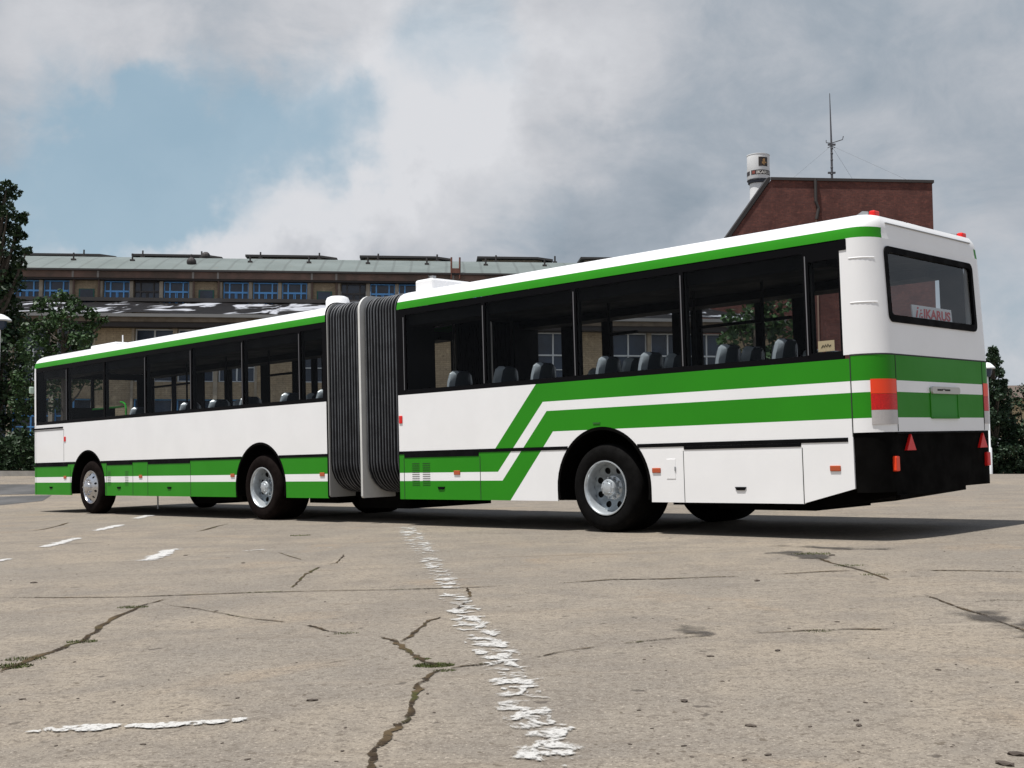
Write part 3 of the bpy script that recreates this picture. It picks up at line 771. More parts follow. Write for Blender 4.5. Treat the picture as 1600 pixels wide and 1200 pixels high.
# wheel arch liners
def liner(c, r, seg, v0, v1):
    bm = bmesh.new(); rows = []
    for k in range(25):
        a = math.pi * k / 24 * 1.12 - .19
        rows.append([bm.verts.new((c + math.cos(a) * rr, v, .48 + math.sin(a) * rr)) for rr, v in ((r - .035, v0 - .002), (r - .004, v0 - .006), (r - .004, v0 + .02), (r - .01, v1))])
    for a, b_ in zip(rows, rows[1:]):
        for k in range(3): bm.faces.new((a[k], a[k + 1], b_[k + 1], b_[k]))
    vs_ = [r_[3] for r_ in rows]; bm.faces.new(vs_)
    return part('wheel_arch', bm, UNDER, seg=seg)
def liner_far(c, r, seg):
    o = liner(c, r, seg, 0, .62)
    o.scale = (1, 1, 1); m = Matrix.Translation((0, W_, 0)) @ Matrix.Diagonal((1, -1, 1, 1))
    o.matrix_local = (F2 @ m) if seg == 2 else m
for c, r, s in ((-8.49, .665, None), (-15.215, .665, 2), (-20.78, .67, 2)):
    liner(c, r, s, 0.0, .62); liner_far(c, r, s)

# wheels
def tyre_bm(Rt, wd):
    p = [(.288, .012), (.300, .0), (.335, -.012), (.39, -.016), (.43, -.008), (Rt - .022, .012), (Rt - .008, .028), (Rt, .05), (Rt, wd * .5), (Rt, wd - .05), (Rt - .01, wd - .03), (.42, wd + .01), (.34, wd + .01), (.29, wd)]
    bm = bmesh.new(); lathe_v(bm, p, 64)
    # tread grooves
    for vg in (.28, .5, .72): pass
    return bm
def holes(bm, n, r, hr, v, mi):
    for k in range(n):
        a = 2 * math.pi * (k + .5) / n; c = (r * math.cos(a), r * math.sin(a)); q = []
        for j in range(10):
            b_ = 2 * math.pi * j / 10; q.append(bm.verts.new((c[0] + hr * math.cos(b_), v, c[1] + hr * math.sin(b_))))
        f = bm.faces.new(q); f.material_index = mi
def nuts(bm, n, r, v0, v1, s=.014, mi=0):
    for k in range(n):
        a = 2 * math.pi * k / n; c = (r * math.cos(a), r * math.sin(a))
        lathe = []
        for v in (v0, v1):
            lathe.append([bm.verts.new((c[0] + s * math.cos(b_ * math.pi / 3), v, c[1] + s * math.sin(b_ * math.pi / 3))) for b_ in range(6)])
        for j in range(6): f = bm.faces.new((lathe[0][j], lathe[0][(j + 1) % 6], lathe[1][(j + 1) % 6], lathe[1][j])); f.material_index = mi
        f = bm.faces.new(lathe[1]); f.material_index = mi
def disc_with_holes(bm, r0, v0, r1, v1, n, hr):
    """cone ring between r0 and r1, with n round hand holes left open"""
    rm = (r0 + r1) / 2; K = 6
    def P(r, a): return bm.verts.new((r * math.cos(a), v0 + (v1 - v0) * (r - r0) / (r1 - r0), r * math.sin(a)))
    for k in range(n):
        a0, a1 = 2 * math.pi * k / n, 2 * math.pi * (k + 1) / n; am = (a0 + a1) / 2
        edge = [(r0, a0 + (a1 - a0) * i / K) for i in range(K)] + [(r0 + (r1 - r0) * i / K, a1) for i in range(K)]
        edge += [(r1, a1 + (a0 - a1) * i / K) for i in range(K)] + [(r1 + (r0 - r1) * i / K, a0) for i in range(K)]
        circ = []
        for r, a in edge:
            x, y = (r - rm) / abs(r0 - r1), (a - am) / (a1 - a0); t = math.atan2(y, x)
            circ.append((rm + hr * math.cos(t), am + hr * math.sin(t) / rm))
        A = [P(*e) for e in edge]; Cc = [P(*c) for c in circ]; N = len(A)
        for i in range(N): bm.faces.new((A[i], A[(i + 1) % N], Cc[(i + 1) % N], Cc[i])).material_index = 1
    bmesh.ops.remove_doubles(bm, verts=bm.verts, dist=1e-5)
def rim_deep():
    bm = bmesh.new()
    lathe_v(bm, [(.288, .02), (.298, -.004), (.296, -.012), (.286, -.012), (.275, .004), (.268, .03), (.262, .10), (.258, .125)], 64)
    disc_with_holes(bm, .258, .125, .135, .150, 8, .036)
    lathe_v(bm, [(.135, .150), (.128, .128), (.10, .120)], 48)
    return bm
def hub_deep():
    bm = bmesh.new()
    lathe_v(bm, [(.118, .122), (.100, .115), (.098, .05), (.090, .035), (.06, .030), (.055, .018), (.02, .014), (.0005, .014)], 32)
    nuts(bm, 10, .112, .125, .085, .012); nuts(bm, 8, .078, .040, .022, .008)
    return bm
def rim_dish():
    bm = bmesh.new()
    lathe_v(bm, [(.288, .02), (.298, -.004), (.296, -.012), (.286, -.012), (.272, .012), (.262, .02)], 64)
    disc_with_holes(bm, .262, .02, .17, -.055, 10, .02)
    lathe_v(bm, [(.17, -.055), (.15, -.062), (.10, -.062)], 48)
    return bm
def hub_dish():
    bm = bmesh.new()
    lathe_v(bm, [(.13, -.058), (.098, -.066), (.09, -.075), (.085, -.10), (.05, -.112), (.0005, -.112)], 32)
    nuts(bm, 10, .135, -.056, -.095, .014)
    return bm
def back_disc(v): return lathe_v(bmesh.new(), [(.27, v), (.0005, v)], 32)
def wheel(u, seg, kind, tm, far=False, wd=.28, v=.03):
    w0 = part('wheel', back_disc(.17 if kind == 'deep' else .10), HOLE)
    t_ = link('tyre', tyre_bm(.48, wd), tm, w0, smooth='auto')
    r_ = link('rim', rim_deep() if kind == 'deep' else rim_dish(), (RIM, RIMD) if kind == 'deep' else (CHROME, CHROME), w0, smooth='auto')
    h_ = link('hub', hub_deep() if kind == 'deep' else hub_dish(), RIM if kind == 'deep' else CHROME, w0, smooth='auto')
    m = Matrix.Translation((u, v if not far else W_ - v, .48))
    if far: m = m @ Matrix.Diagonal((1, -1, 1, 1))
    w0.matrix_local = (F2 @ m) if seg == 2 else m
    return w0
wheel(-8.478, None, 'deep', TYRE, False, .56); wheel(-8.478, None, 'deep', TYRE, True, .56)
wheel(-15.213, 2, 'deep', TYREB, False, .56); wheel(-15.213, 2, 'deep', TYREB, True, .56)
wheel(-20.715, 2, 'dish', TYREB, False, .27); wheel(-20.715, 2, 'dish', TYREB, True, .27)

# rear fittings
XR = UE
def rface(bm, v0, v1, z0, z1, p0=.0, p1=.01, lean=0.0):
    """box on the tail, proud p1, rooted at -p0"""
    vs = []
    for z in (z0, z1):
        du = lean_r(-5.2, z)
        for u in (XR - p0, XR + p1):
            for v in (v0, v1): vs.append(bm.verts.new((u + du, v, z)))
    for idx in ((0, 1, 3, 2), (4, 6, 7, 5), (0, 4, 5, 1), (2, 3, 7, 6), (0, 2, 6, 4), (1, 5, 7, 3)): bm.faces.new([vs[i] for i in idx])
    return bm
# rear window: rounded black gasket ring + pane
def rrect(v0, v1, z0, z1, r, n=5):
    P = []
    for (cv, cz, a0) in ((v1 - r, z1 - r, 0), (v0 + r, z1 - r, 90), (v0 + r, z0 + r, 180), (v1 - r, z0 + r, 270)):
        for k in range(n + 1):
            a = R(a0 + 90 * k / n); P.append((cv + r * math.cos(a), cz + r * math.sin(a)))
    return P
bm = bmesh.new(); outer = rrect(.262, 2.135, 1.995, 2.702, .07); inner = rrect(.315, 2.085, 2.062, 2.645, .04)
rings = []
for P, p in ((outer, -.002), (outer, .014), (inner, .014), (inner, -.02)):
    rings.append([bm.verts.new((XR + p + lean_r(-5.2, z), v, z)) for v, z in P])
for a, c in zip(rings, rings[1:]):
    n = len(a)
    for k in range(n): bm.faces.new((a[k], a[(k + 1) % n], c[(k + 1) % n], c[k]))
rw = part('rear_window', bm, BLACK, smooth='auto')
bm = bmesh.new()
for p in (-.008,):
    bm.faces.new([bm.verts.new((XR + p + lean_r(-5.2, z), v, z)) for v, z in rrect(.305, 2.095, 2.05, 2.655, .03)])
part('window_pane', bm, GLASSB, rw)
# dark lower tail edge + groove under the roof lip
part('roof_lip', rface(bmesh.new(), .34, 2.16, 2.918, 2.926, .03, .006), STEELG)
part('tail_edge_strip', rface(bmesh.new(), .30, 2.2, .966, .984, .02, .004), BLACK)
bm = bmesh.new()
for v in (.318, 2.182): rface(bm, v - .004, v + .004, .99, 1.688, .003, .003)
part('panel_gap', bm, SEAM)
# horizontal gap between white and green and side seam
bm = bmesh.new()
P = outline(-5.483, UE, -.002, .25, NC, BRK)
rr = [[bm.verts.new((u, v, w)) for u, v in P] for w in (1.688, 1.702)]
for j in range(len(P) - 1): bm.faces.new((rr[0][j], rr[0][j + 1], rr[1][j + 1], rr[1][j]))
part('panel_gap', bm, SEAM)
part('panel_gap', B(-5.493, -5.484, -.004, .01, .95, 1.70), SEAM)
# tail lamps wrapped round the corners
def tail_lamp(side):
    ps = outline(-5.483, UE, -.006, .25, 16, ())
    sel = [p for p in ps if -5.32 < p[0]] ; half = [p for p in sel if p[1] < 1.25] + [(UE + .006, .312)]
    half.sort(key=lambda p: p[1])
    if side: half = [(u, W_ - v) for u, v in half]
    def seg_(z0, z1, m, name, parent):
        bm = bmesh.new(); r0 = [bm.verts.new((u, v, z0)) for u, v in half]; r1 = [bm.verts.new((u, v, z1)) for u, v in half]
        for k in range(len(half) - 1): bm.faces.new((r0[k], r0[k + 1], r1[k + 1], r1[k]))
        g = bmesh.ops.extrude_face_region(bm, geom=bm.faces[:])
        cc = Vector((UE - .25, .25 if not side else W_ - .25, 0))
        for e in g['geom']:
            if isinstance(e, bmesh.types.BMVert):
                d = Vector((e.co.x - cc.x, e.co.y - cc.y, 0)).normalized(); e.co -= d * .02
        return part(name, bm, m, parent, smooth='auto')
    b_ = seg_(1.335, 1.468, REDO, 'tail_lamp', bus)
    seg_(1.187, 1.333, REDD, 'brake_lens', b_); seg_(1.055, 1.185, CLEARL, 'reversing_lens', b_)
tail_lamp(0); tail_lamp(1)
# number plate recess
bm = bmesh.new(); rface(bm, 1.0, 1.575, 1.115, 1.345, .02, .0015)
pr_ = part('plate_recess', bm, mat('recess_green', (.035, .25, .03), .45, coat=.05, spec=.1))
bm = bmesh.new()
rface(bm, .985, 1.0, 1.11, 1.40, .01, .008); rface(bm, 1.575, 1.59, 1.11, 1.40, .01, .008); rface(bm, 1.0, 1.575, 1.105, 1.115, .01, .02)
part('recess_rim', bm, GREEN, pr_)
bm = bmesh.new()
a = [bm.verts.new((XR + .03, v, z)) for v, z in rrect(.985, 1.59, 1.345, 1.412, .03)]; c = [bm.verts.new((XR - .01, v, z)) for v, z in rrect(.985, 1.59, 1.345, 1.412, .03)]
bm.faces.new(a); bm.faces.new(c[::-1])
for k in range(len(a)): bm.faces.new((a[k], c[k], c[(k + 1) % len(a)], a[(k + 1) % len(a)]))
pl_ = part('plate_lamp_hood', bm, mat('hood_grey', (.50, .50, .47), .5))
bm = bmesh.new(); rface(bm, 1.09, 1.20, 1.372, 1.388, -.028, .034); rface(bm, 1.25, 1.36, 1.372, 1.388, -.028, .034); rface(bm, 1.2, 1.25, 1.384, 1.392, -.028, .033)
part('plate_lamp', bm, INK, pl_)
# reflectors
for vc in (.548, 2.125):
    bm = bmesh.new()
    a = [bm.verts.new((XR + .012, v, z)) for v, z in ((vc - .09, .812), (vc + .09, .812), (vc, .962))]; c = [bm.verts.new((XR - .02, v, z)) for v, z in ((vc - .09, .812), (vc + .09, .812), (vc, .962))]
    bm.faces.new(a); bm.faces.new(c[::-1])
    for k in range(3): bm.faces.new((a[k], c[k], c[(k + 1) % 3], a[(k + 1) % 3]))
    part('triangle_reflector', bm, RED, bevel=.002)
for vc in (.27, 2.24):
    part('rear_reflector', B(XR - .04, XR + .012, vc - .04, vc + .04, .625, .765), REDO if vc < 1 else RED, bevel=.012)
# indented panel on the corner post
bm = bmesh.new(); pc = outline(-5.483, UE, -.0015, .25, 16, ())
pp = [p for p in pc if p[1] < .2 and -5.46 < p[0]]; pp.sort(key=lambda p: p[1])
pp = pp[:12]
bm = bmesh.new()
for zs in ((2.165, 2.172, 2.180), (2.575, 2.582, 2.590)):
    rr = []
    for z, o_ in zip(zs, (0, .0028, 0)):
        cc = Vector((UE - .25, .25)); row = []
        for u, v in pp:
            d = (Vector((u, v)) - cc).normalized(); row.append(bm.verts.new((u + d.x * o_ + lean_r(u, z), v + d.y * o_, z)))
        rr.append(row)
    for a, c in zip(rr, rr[1:]):
        for k in range(len(a) - 1): bm.faces.new((a[k], a[k + 1], c[k + 1], c[k]))
part('corner_cover', bm, WHITE)
# roof marker lamps
for v in (.35, 2.22):
    bm = bmesh.new(); pz = [(-5.62, 2.98), (-5.40, 2.98), (-5.40, 3.045), (-5.46, 3.058)]
    prism_uv(bm, pz, v - .05, v + .05)
    hb = part('roof_lamp', bm, STEELG)
    part('lamp_lens', B(-5.399, -5.335, v - .05, v + .05, 2.97, 3.052), RED, hb, bevel=.015)
# roof equipment
bm = bmesh.new()
lathe_z(bm, [(.175, 3.02), (.175, 3.19), (.155, 3.235), (.11, 3.255), (.0005, 3.26)], 28, c=(-14.25, .75, 0))
part('roof_ventilator', bm, WHITE, seg=2, smooth='auto')
rh = part('roof_hatch', B(-11.86, -11.52, .30, 1.0, 3.0, 3.175), WHITE, bevel=.03)
part('hatch_knob', B(-11.60, -11.54, .33, .39, 3.174, 3.205), STEELG, rh)
part('roof_hatch', B(-21.9, -20.9, .6, 1.4, 3.05, 3.15), WHITE, seg=2, bevel=.03)
part('roof_aerial', tube(bmesh.new(), [(-20.4, .5, 3.03), (-20.4, .5, 3.22)], .012, 6), WHITE, seg=2)
# outside mirror at the nose
mr = part('mirror', B(-23.36, -23.30, .03, .12, 2.30, 2.44), mat('mirror_shell', (.35, .45, .38), .4), seg=2, bevel=.02)
part('mirror_arm', tube(bmesh.new(), [(-23.18, .15, 2.66), (-23.33, .06, 2.64), (-23.33, .05, 2.45)], .012, 6), BLACK, mr)

# bellows
def bel_outline(inset, zb, n=6):
    """section (v,w): sides, rounded roof edges and tucked lower corners"""
    P = []; i = inset; rt, rb = .20, .40; zt = 3.02
    P.append((1.25, zb + i)); P.append((.02 + i + rb, zb + i))
    for k in range(n + 1):
        a = math.pi / 2 * k / n; P.append((.02 + i + rb - rb * math.sin(a), zb + i + rb - rb * math.cos(a)))
    for k in range(n + 1):
        a = math.pi / 2 * k / n; P.append((.02 + i + rt - rt * math.cos(a), zt - i - rt + rt * math.sin(a)))
    P.append((1.25, zt - i + .03))
    L = P[:]
    for v, w in reversed(P[1:-1]): L.append((W_ - v, w))
    return L
def bellow(ua, ub, folds, zb):
    bm = bmesh.new(); rings = []; st = 6
    for k in range(folds * st + 1):
        f = (k % st) / st; bul = math.sin(math.pi * f) ** .8
        ki = k // st; rb_ = random.Random(int(ua * 100) * 50 + ki)
        ins = .062 * (1 - bul) * rb_.uniform(.75, 1.15) + rb_.uniform(0, .012) * bul
        u = ua + (ub - ua) * k / (folds * st) + (random.Random(int(ua * 90) + ki * 7).uniform(-.012, .012) if 0 < k < folds * st and k % st == 0 else 0)
        rings.append(([bm.verts.new((u, v, w)) for v, w in bel_outline(ins, zb)], bul))
    for (a, x), (c, y) in zip(rings, rings[1:]):
        n = len(a)
        for j in range(n):
            f = bm.faces.new((a[j], a[(j + 1) % n], c[(j + 1) % n], c[j])); f.material_index = 1 if max(x, y) > .97 else 0
    return bm
part('bellows', bellow(UR0 + .02, -12.60, 12, .40), (BELLOW, BELEDGE), smooth=True)
part('bellows', bellow(-12.67, UF1 + .09, 12, .40), (BELLOW, BELEDGE), smooth=True)
HOOP = mat('hoop_white', (.62, .62, .60), .45, var=.1, vscale=4)
def hoop(u0, u1, ins, zb, rb, inset_in=.13, m=HOOP, name='bellows_hoop'):
    bm = bmesh.new()
    def sec(i, zb_, rt, rb_, n=6):
        P = []
        for (cv, cw, a0, r) in ((i + rb_, zb_ + rb_, 180, rb_), (W_ - i - rb_, zb_ + rb_, 270, rb_), (W_ - i - rt, 3.045 - max(i, 0) - rt, 0, rt), (i + rt, 3.045 - max(i, 0) - rt, 90, rt)):
            for k in range(n + 1):
                a = R(a0 + 90 * k / n); P.append((cv + r * math.cos(a), cw + r * math.sin(a)))
        return P
    o = sec(ins, zb, .2, rb); q = sec(inset_in, zb + .32, .12, .3)
    rs = [[bm.verts.new((u, v, w)) for v, w in P] for P, u in ((q, u0), (o, u0), (o, u1), (q, u1))]
    n = len(o)
    for a, c in zip(rs, rs[1:] + rs[:1]):
        for k in range(n): bm.faces.new((a[k], a[(k + 1) % n], c[(k + 1) % n], c[k]))
    return part(name, bm, m, smooth='auto')
hoop(-12.655, -12.615, -.03, .345, .03)
hoop(UF1 + .085, UF1 + .135, .01, .35, .03, .10, mat('end_frame_grey', (.30, .30, .29), .5), 'bellows_frame')
hoop(UR0 - .012, UR0 + .025, .05, .34, .03, .12, BLACK, 'bellows_frame')
hoop(UF1 + .115 - .02, UF1 + .116, .0, .335, .03, .10, BLACK, 'bellows_frame')

# things standing inside the windows
sign = empty('display_sign', M1 @ Vector((XR - .06, 1.28, 2.06)), 'white board with red lettering and emblem propped inside the rear bus window', 'sign')
sign.matrix_world = M1 @ Matrix.Translation((XR - .075, 1.285, 2.055)) @ Matrix.Rotation(R(-4), 4, 'Y')
link('board', B(-.006, .006, -.425, .425, 0, .145), PLATEW, sign)
bm = text_mesh('IKARUS', .125, .12, .004, .001)
xs = [v.co.x for v in bm.verts]; x0, x1 = min(xs), max(xs)
for v in bm.verts:
    x, y, z = v.co; v.co = Vector((.0075 + z, -.20 + (x - x0) / (x1 - x0) * .59, .028 + y * 1.0))
link('lettering', bm, SIGNRED, sign)
bm = bmesh.new()
def slab(bm, P, x=.0075):
    a = [bm.verts.new((x, p[0], p[1])) for p in P]; bm.faces.new(a)
    c = [bm.verts.new((x - .001, p[0], p[1])) for p in P]; bm.faces.new(c[::-1])
for P in ([(-.37, .025), (-.34, .025), (-.305, .095), (-.335, .095)], [(-.325, .108), (-.295, .108), (-.288, .128), (-.318, .128)], [(-.30, .025), (-.28, .025), (-.262, .062), (-.282, .062)], [(-.275, .062), (-.225, .062), (-.219, .076), (-.268, .076)], [(-.262, .088), (-.24, .088), (-.23, .108), (-.252, .108)], [(-.262, .025), (-.222, .025), (-.215, .042), (-.255, .042)]):
    slab(bm, P)
link('emblem', bm, SIGNRED, sign)
note = empty('paper_note', (0, 0, 0), 'small tan paper note with black scrawl in the last side window of the bus', 'note')
note.matrix_world = M1 @ Matrix.Translation((-5.735, .022, 1.80))
link('sheet', B(-.085, .085, -.001, .001, -.05, .05), PAPER, note)
bm = bmesh.new(); tube(bm, [(-.05, -.002, -.015), (-.03, -.002, .012), (-.022, -.002, -.01), (-.005, -.002, .015), (.004, -.002, -.008), (.02, -.002, .018), (.03, -.002, -.004), (.05, -.002, .008)], .004, 5)
link('scrawl', bm, INK, note)

# ------------------------------------------------------------------ factory and annex (left), brick block (right)
YAW = R(4.0)
BD = Vector((math.cos(YAW), math.sin(YAW), 0)); BN = Vector((-math.sin(YAW), math.cos(YAW), 0))
def wall_hit(px, py, P0):
    r = ray(px, py); t = (P0 - CAM).dot(BN) / r.dot(BN); return CAM + r * t
class Face:
    """vertical facade plane; local x along, y away from the viewer, z up"""
    def __init__(s, px, depth):
        r = ray(px, 759); s.P0 = CAM + r * (depth / r.y); s.P0.z = GZ0
    def loc(s, px, py):
        q = wall_hit(px, py, s.P0); return (q - s.P0).dot(BD), q.z - GZ0
    def x(s, px, py=500): return s.loc(px, py)[0]
    def z(s, px, py): return s.loc(px, py)[1]
BRICKB = None
def brick_mat(name, c1, c2, mortar, scale, var=.4):
    m = bpy.data.materials.new(name); m.use_nodes = True; t = m.node_tree; b = t.nodes['Principled BSDF']
    tcn = t.nodes.new('ShaderNodeTexCoord'); co = tcn.outputs['Object']
    sep = t.nodes.new('ShaderNodeSeparateXYZ'); t.links.new(co, sep.inputs[0])
    cmb = t.nodes.new('ShaderNodeCombineXYZ'); t.links.new(math_n(t, 'ADD', sep.outputs[0], sep.outputs[1]), cmb.inputs[0]); t.links.new(sep.outputs[2], cmb.inputs[1])
    br = t.nodes.new('ShaderNodeTexBrick'); br.inputs['Scale'].default_value = scale
    br.inputs['Color1'].default_value = (*c1, 1); br.inputs['Color2'].default_value = (*c2, 1); br.inputs['Mortar'].default_value = (*mortar, 1)
    br.inputs['Mortar Size'].default_value = .012; br.inputs['Brick Width'].default_value = .26; br.inputs['Row Height'].default_value = .078
    t.links.new(cmb.outputs[0], br.inputs['Vector'])
    n1 = noise(t, co, .7, 7, .65); n2 = noise(t, co, 4, 5, .6)
    c = mix_c(t, ramp(t, n1, .35, .7, 0, var), br.outputs[0], tuple(x * .5 for x in c1))
    n3 = noise(t, cmb.outputs[0], 9, 3, .7); c = mix_c(t, ramp(t, n3, .52, .70, 0, .7), c, tuple(x * .45 for x in c1))
    c = mix_c(t, ramp(t, n2, .5, .75, 0, .35), c, tuple(min(1, x * 1.7) for x in c2))
    t.links.new(c, b.inputs['Base Color']); b.inputs['Roughness'].default_value = .9; return m
BEIGE = brick_mat('beige_brick', (.31, .235, .15), (.37, .285, .185), (.22, .18, .125), 1.0)
BEIGE2 = brick_mat('annex_brick', (.37, .29, .19), (.43, .34, .225), (.28, .225, .155), 1.0)
REDB = brick_mat('red_brick', (.098, .028, .022), (.155, .050, .036), (.075, .042, .036), 1.0, .75)
FASC = mat('rusty_fascia', (.17, .10, .075), .9, var=.5, vscale=1.5, var2=(.10, .075, .06))
CONC = mat('pale_pillar', (.38, .33, .26), .9, var=.3, vscale=3)
BLUEF = mat('window_frame_blue', (.13, .40, .82), .5)
WHITEF = mat('window_frame_white', (.62, .66, .70), .5)
DARKF = mat('window_frame_dark', (.05, .045, .045), .6)
GREENF = mat('window_frame_green', (.015, .10, .075), .6)
FGLASS = mat('factory_glass', (.012, .018, .03), .15, var=.6, vscale=.9, var2=(.03, .05, .09))
ROOFD = mat('monitor_dark', (.035, .032, .032), .8)
GUTTER = mat('gutter_dark', (.03, .025, .024), .7)
def sheet_roof_mat():
    m = bpy.data.materials.new('grey_green_sheet_roof'); m.use_nodes = True; t = m.node_tree; b = t.nodes['Principled BSDF']
    co = t.nodes.new('ShaderNodeTexCoord').outputs['Object']
    wv_ = t.nodes.new('ShaderNodeTexWave'); wv_.bands_direction = 'X'; wv_.inputs['Scale'].default_value = .33; wv_.inputs['Distortion'].default_value = .6; wv_.inputs['Detail'].default_value = 3
    t.links.new(co, wv_.inputs[0])
    c = mix_c(t, ramp(t, noise(t, co, .5, 6, .6), .3, .7), (.135, .160, .153), (.105, .127, .120))
    c = mix_c(t, ramp(t, wv_.outputs['Fac'], .90, 1.0, 0, .45), c, (.06, .07, .066))
    c = mix_c(t, ramp(t, noise(t, co, 2.5, 5, .6), .58, .75, 0, .35), c, (.16, .13, .10))
    t.links.new(c, b.inputs['Base Color']); b.inputs['Roughness'].default_value = .7; return m
SHEET = sheet_roof_mat()
def tar_mat():
    m = bpy.data.materials.new('patched_tar_roof'); m.use_nodes = True; t = m.node_tree; b = t.nodes['Principled BSDF']
    co = t.nodes.new('ShaderNodeTexCoord').outputs['Object']
    mp_ = t.nodes.new('ShaderNodeMapping'); mp_.inputs['Scale'].default_value = (.7, .16, .2); mp_.inputs['Rotation'].default_value = (0, 0, .5); t.links.new(co, mp_.inputs[0])
    n1 = noise(t, mp_.outputs[0], 1.0, 5, .55, .7)
    n2 = noise(t, co, 3, 5, .6)
    c = mix_c(t, ramp(t, n2, .4, .7), (.005, .0045, .005), (.014, .012, .012))
    c = mix_c(t, ramp(t, n1, .53, .59, 0, 1, False), c, (.34, .35, .38))
    t.links.new(c, b.inputs['Base Color']); b.inputs['Roughness'].default_value = .85; b.inputs['Specular IOR Level'].default_value = .1; return m
TAR = tar_mat()

def facade(name, face, label, cat): 
    o = empty(name, face.P0, label, cat); o.rotation_euler = (0, 0, YAW); return o
def window(parent, x0, x1, z0, z1, y, frame, kind):
    bm = bmesh.new(); t_ = .05; yo = y - .09
    box(bm, x0, x0 + t_, yo, y, z0, z1); box(bm, x1 - t_, x1, yo, y, z0, z1); box(bm, x0 + t_, x1 - t_, yo, y, z1 - t_, z1); box(bm, x0 + t_, x1 - t_, yo, y, z0, z0 + t_)
    w = x1 - x0; hz = z0 + (z1 - z0) * .56
    if kind == 'three':
        for f in (.24, .76): box(bm, x0 + w * f - .035, x0 + w * f + .035, yo - .02, y, z0 + t_, z1 - t_)
        box(bm, x0 + t_, x1 - t_, yo - .025, y, hz - .045, hz + .045); box(bm, x0 + t_, x0 + w * .24, yo - .01, y, z0 + (hz - z0) * .25 - .02, z0 + (hz - z0) * .25 + .02)
        for f in (.47, .53): box(bm, x0 + w * f - .022, x0 + w * f + .022, yo - .01, y, z0 + t_, hz)
    elif kind == 'cross':
        box(bm, x0 + w * .5 - .03, x0 + w * .5 + .03, yo, y, z0, z1); box(bm, x0 + t_, x1 - t_, yo - .02, y, hz - .03, hz + .03)
        box(bm, x0 + t_, x1 - t_, yo - .02, y, z0 + (hz - z0) * .5 - .02, z0 + (hz - z0) * .5 + .02)
    fr = link('window', bm, frame, parent)
    link('pane', B(x0 + .01, x1 - .01, y - .045, y - .03, z0 + .01, z1 - .01), FGLASS, fr)
    return fr
# ---- far factory hall
FH = Face(160, 62.0)
hall = facade('factory_hall', FH, 'long beige brick factory hall with blue windows and grey green sheet roof behind the bus', 'building')
zE = FH.z(300, 424); zF = FH.z(300, 437); zL = FH.z(300, 440); z0w = FH.z(300, 476)
xL, xR = FH.x(-160), FH.x(1085)
wl = bmesh.new()
per = (FH.x(347) - FH.x(160)); gx = [FH.x(160) + per * k for k in range(-3, 9)]
def hall_group(g): # window spans of a period (group of three) and wall section
    s = per / 187.0; return [(g, g + 41 * s), (g + 47 * s, g + 88 * s), (g + 93 * s, g + 134 * s)], (g + 142 * s, g + 181 * s)
zT = zL; zS = z0w
spans = []
for g in gx: spans += hall_group(g)[0]
spans = [s for s in spans if s[0] > xL and s[1] < xR]; spans.sort(); x = xL
for a, c in spans:
    box(wl, x, a, 0, .35, 0, zT); box(wl, a, c, 0, .35, 0, zS); x = c
box(wl, x, xR, 0, .35, 0, zT)
link('wall', wl, BEIGE, hall)
for g in gx:
    (w1, w2, w3), sec = hall_group(g)
    for a in ((w1[1] + w2[0]) / 2, (w2[1] + w3[0]) / 2, w1[0] - .12, w3[1] + .12):
        if xL < a < xR - .1: link('pilaster', B(a - .09, a + .09, -.06, -.003, zS - 1, zT - .02), CONC, hall)
k = 0
for g in gx:
    for i, (a, c) in enumerate(hall_group(g)[0]):
        if not (a > xL and c < xR): continue
        dark = (k == 10)
        window(hall, a + .02, c - .02, zS, zT, .25, DARKF if (dark or abs(a - (FH.x(160) + per * 47 / 187)) < .2) else BLUEF, 'three'); k += 1
    s0, s1 = hall_group(g)[1]; m_ = (s0 + s1) / 2
    if s0 > xL and s1 < xR:
        lv_ = link('louvre', B(m_ - .40, m_ + .40, -.03, .02, zS - .1, FH.z(300, 453)), GREENF, hall)
        link('pane', B(m_ - .33, m_ + .33, -.036, -.031, zS, FH.z(300, 454)), FGLASS, lv_)
link('fascia', B(xL, xR, -.35, .1, zF, zE - .09), FASC, hall)
link('soffit', B(xL, xR, -.30, .34, zL + .01, zF - .005), GUTTER, hall)
link('gutter', B(xL, xR, -.48, -.30, zE - .085, zE + .01), GUTTER, hall)
# curved sheet roof
bm = bmesh.new(); zr = FH.z(300, 402) ; rows = []
for i in range(9):
    f = i / 8; y = -.4 + 7.5 * f; 
    z = zE + .02 + (zr + 1.05 - zE) * math.sin(f * math.pi / 2)
    rows.append([bm.verts.new((xx, y, z)) for xx in (xL, (xL + xR) / 2, xR)])
for i in range(1, 6):
    y = 7.1 + i * 1.4; z = zr + 1.07 - .02 * i ** 2
    rows.append([bm.verts.new((xx, y, z)) for xx in (xL, (xL + xR) / 2, xR)])
for a, c in zip(rows, rows[1:]):
    for j in range(2): bm.faces.new((a[j], a[j + 1], c[j + 1], c[j]))
rf = link('roof', bm, SHEET, hall, smooth='auto')
sc_r = 1 + 7.0 / 62
def hx(px, yy):
    r = ray(px, 402); q = FH.P0 + BN * yy; t_ = (q - CAM).dot(BN) / r.dot(BN); return (CAM + r * t_ - FH.P0).dot(BD)
def hz_(px, py, yy):
    r = ray(px, py); q = FH.P0 + BN * yy; t_ = (q - CAM).dot(BN) / r.dot(BN); return (CAM + r * t_).z - GZ0
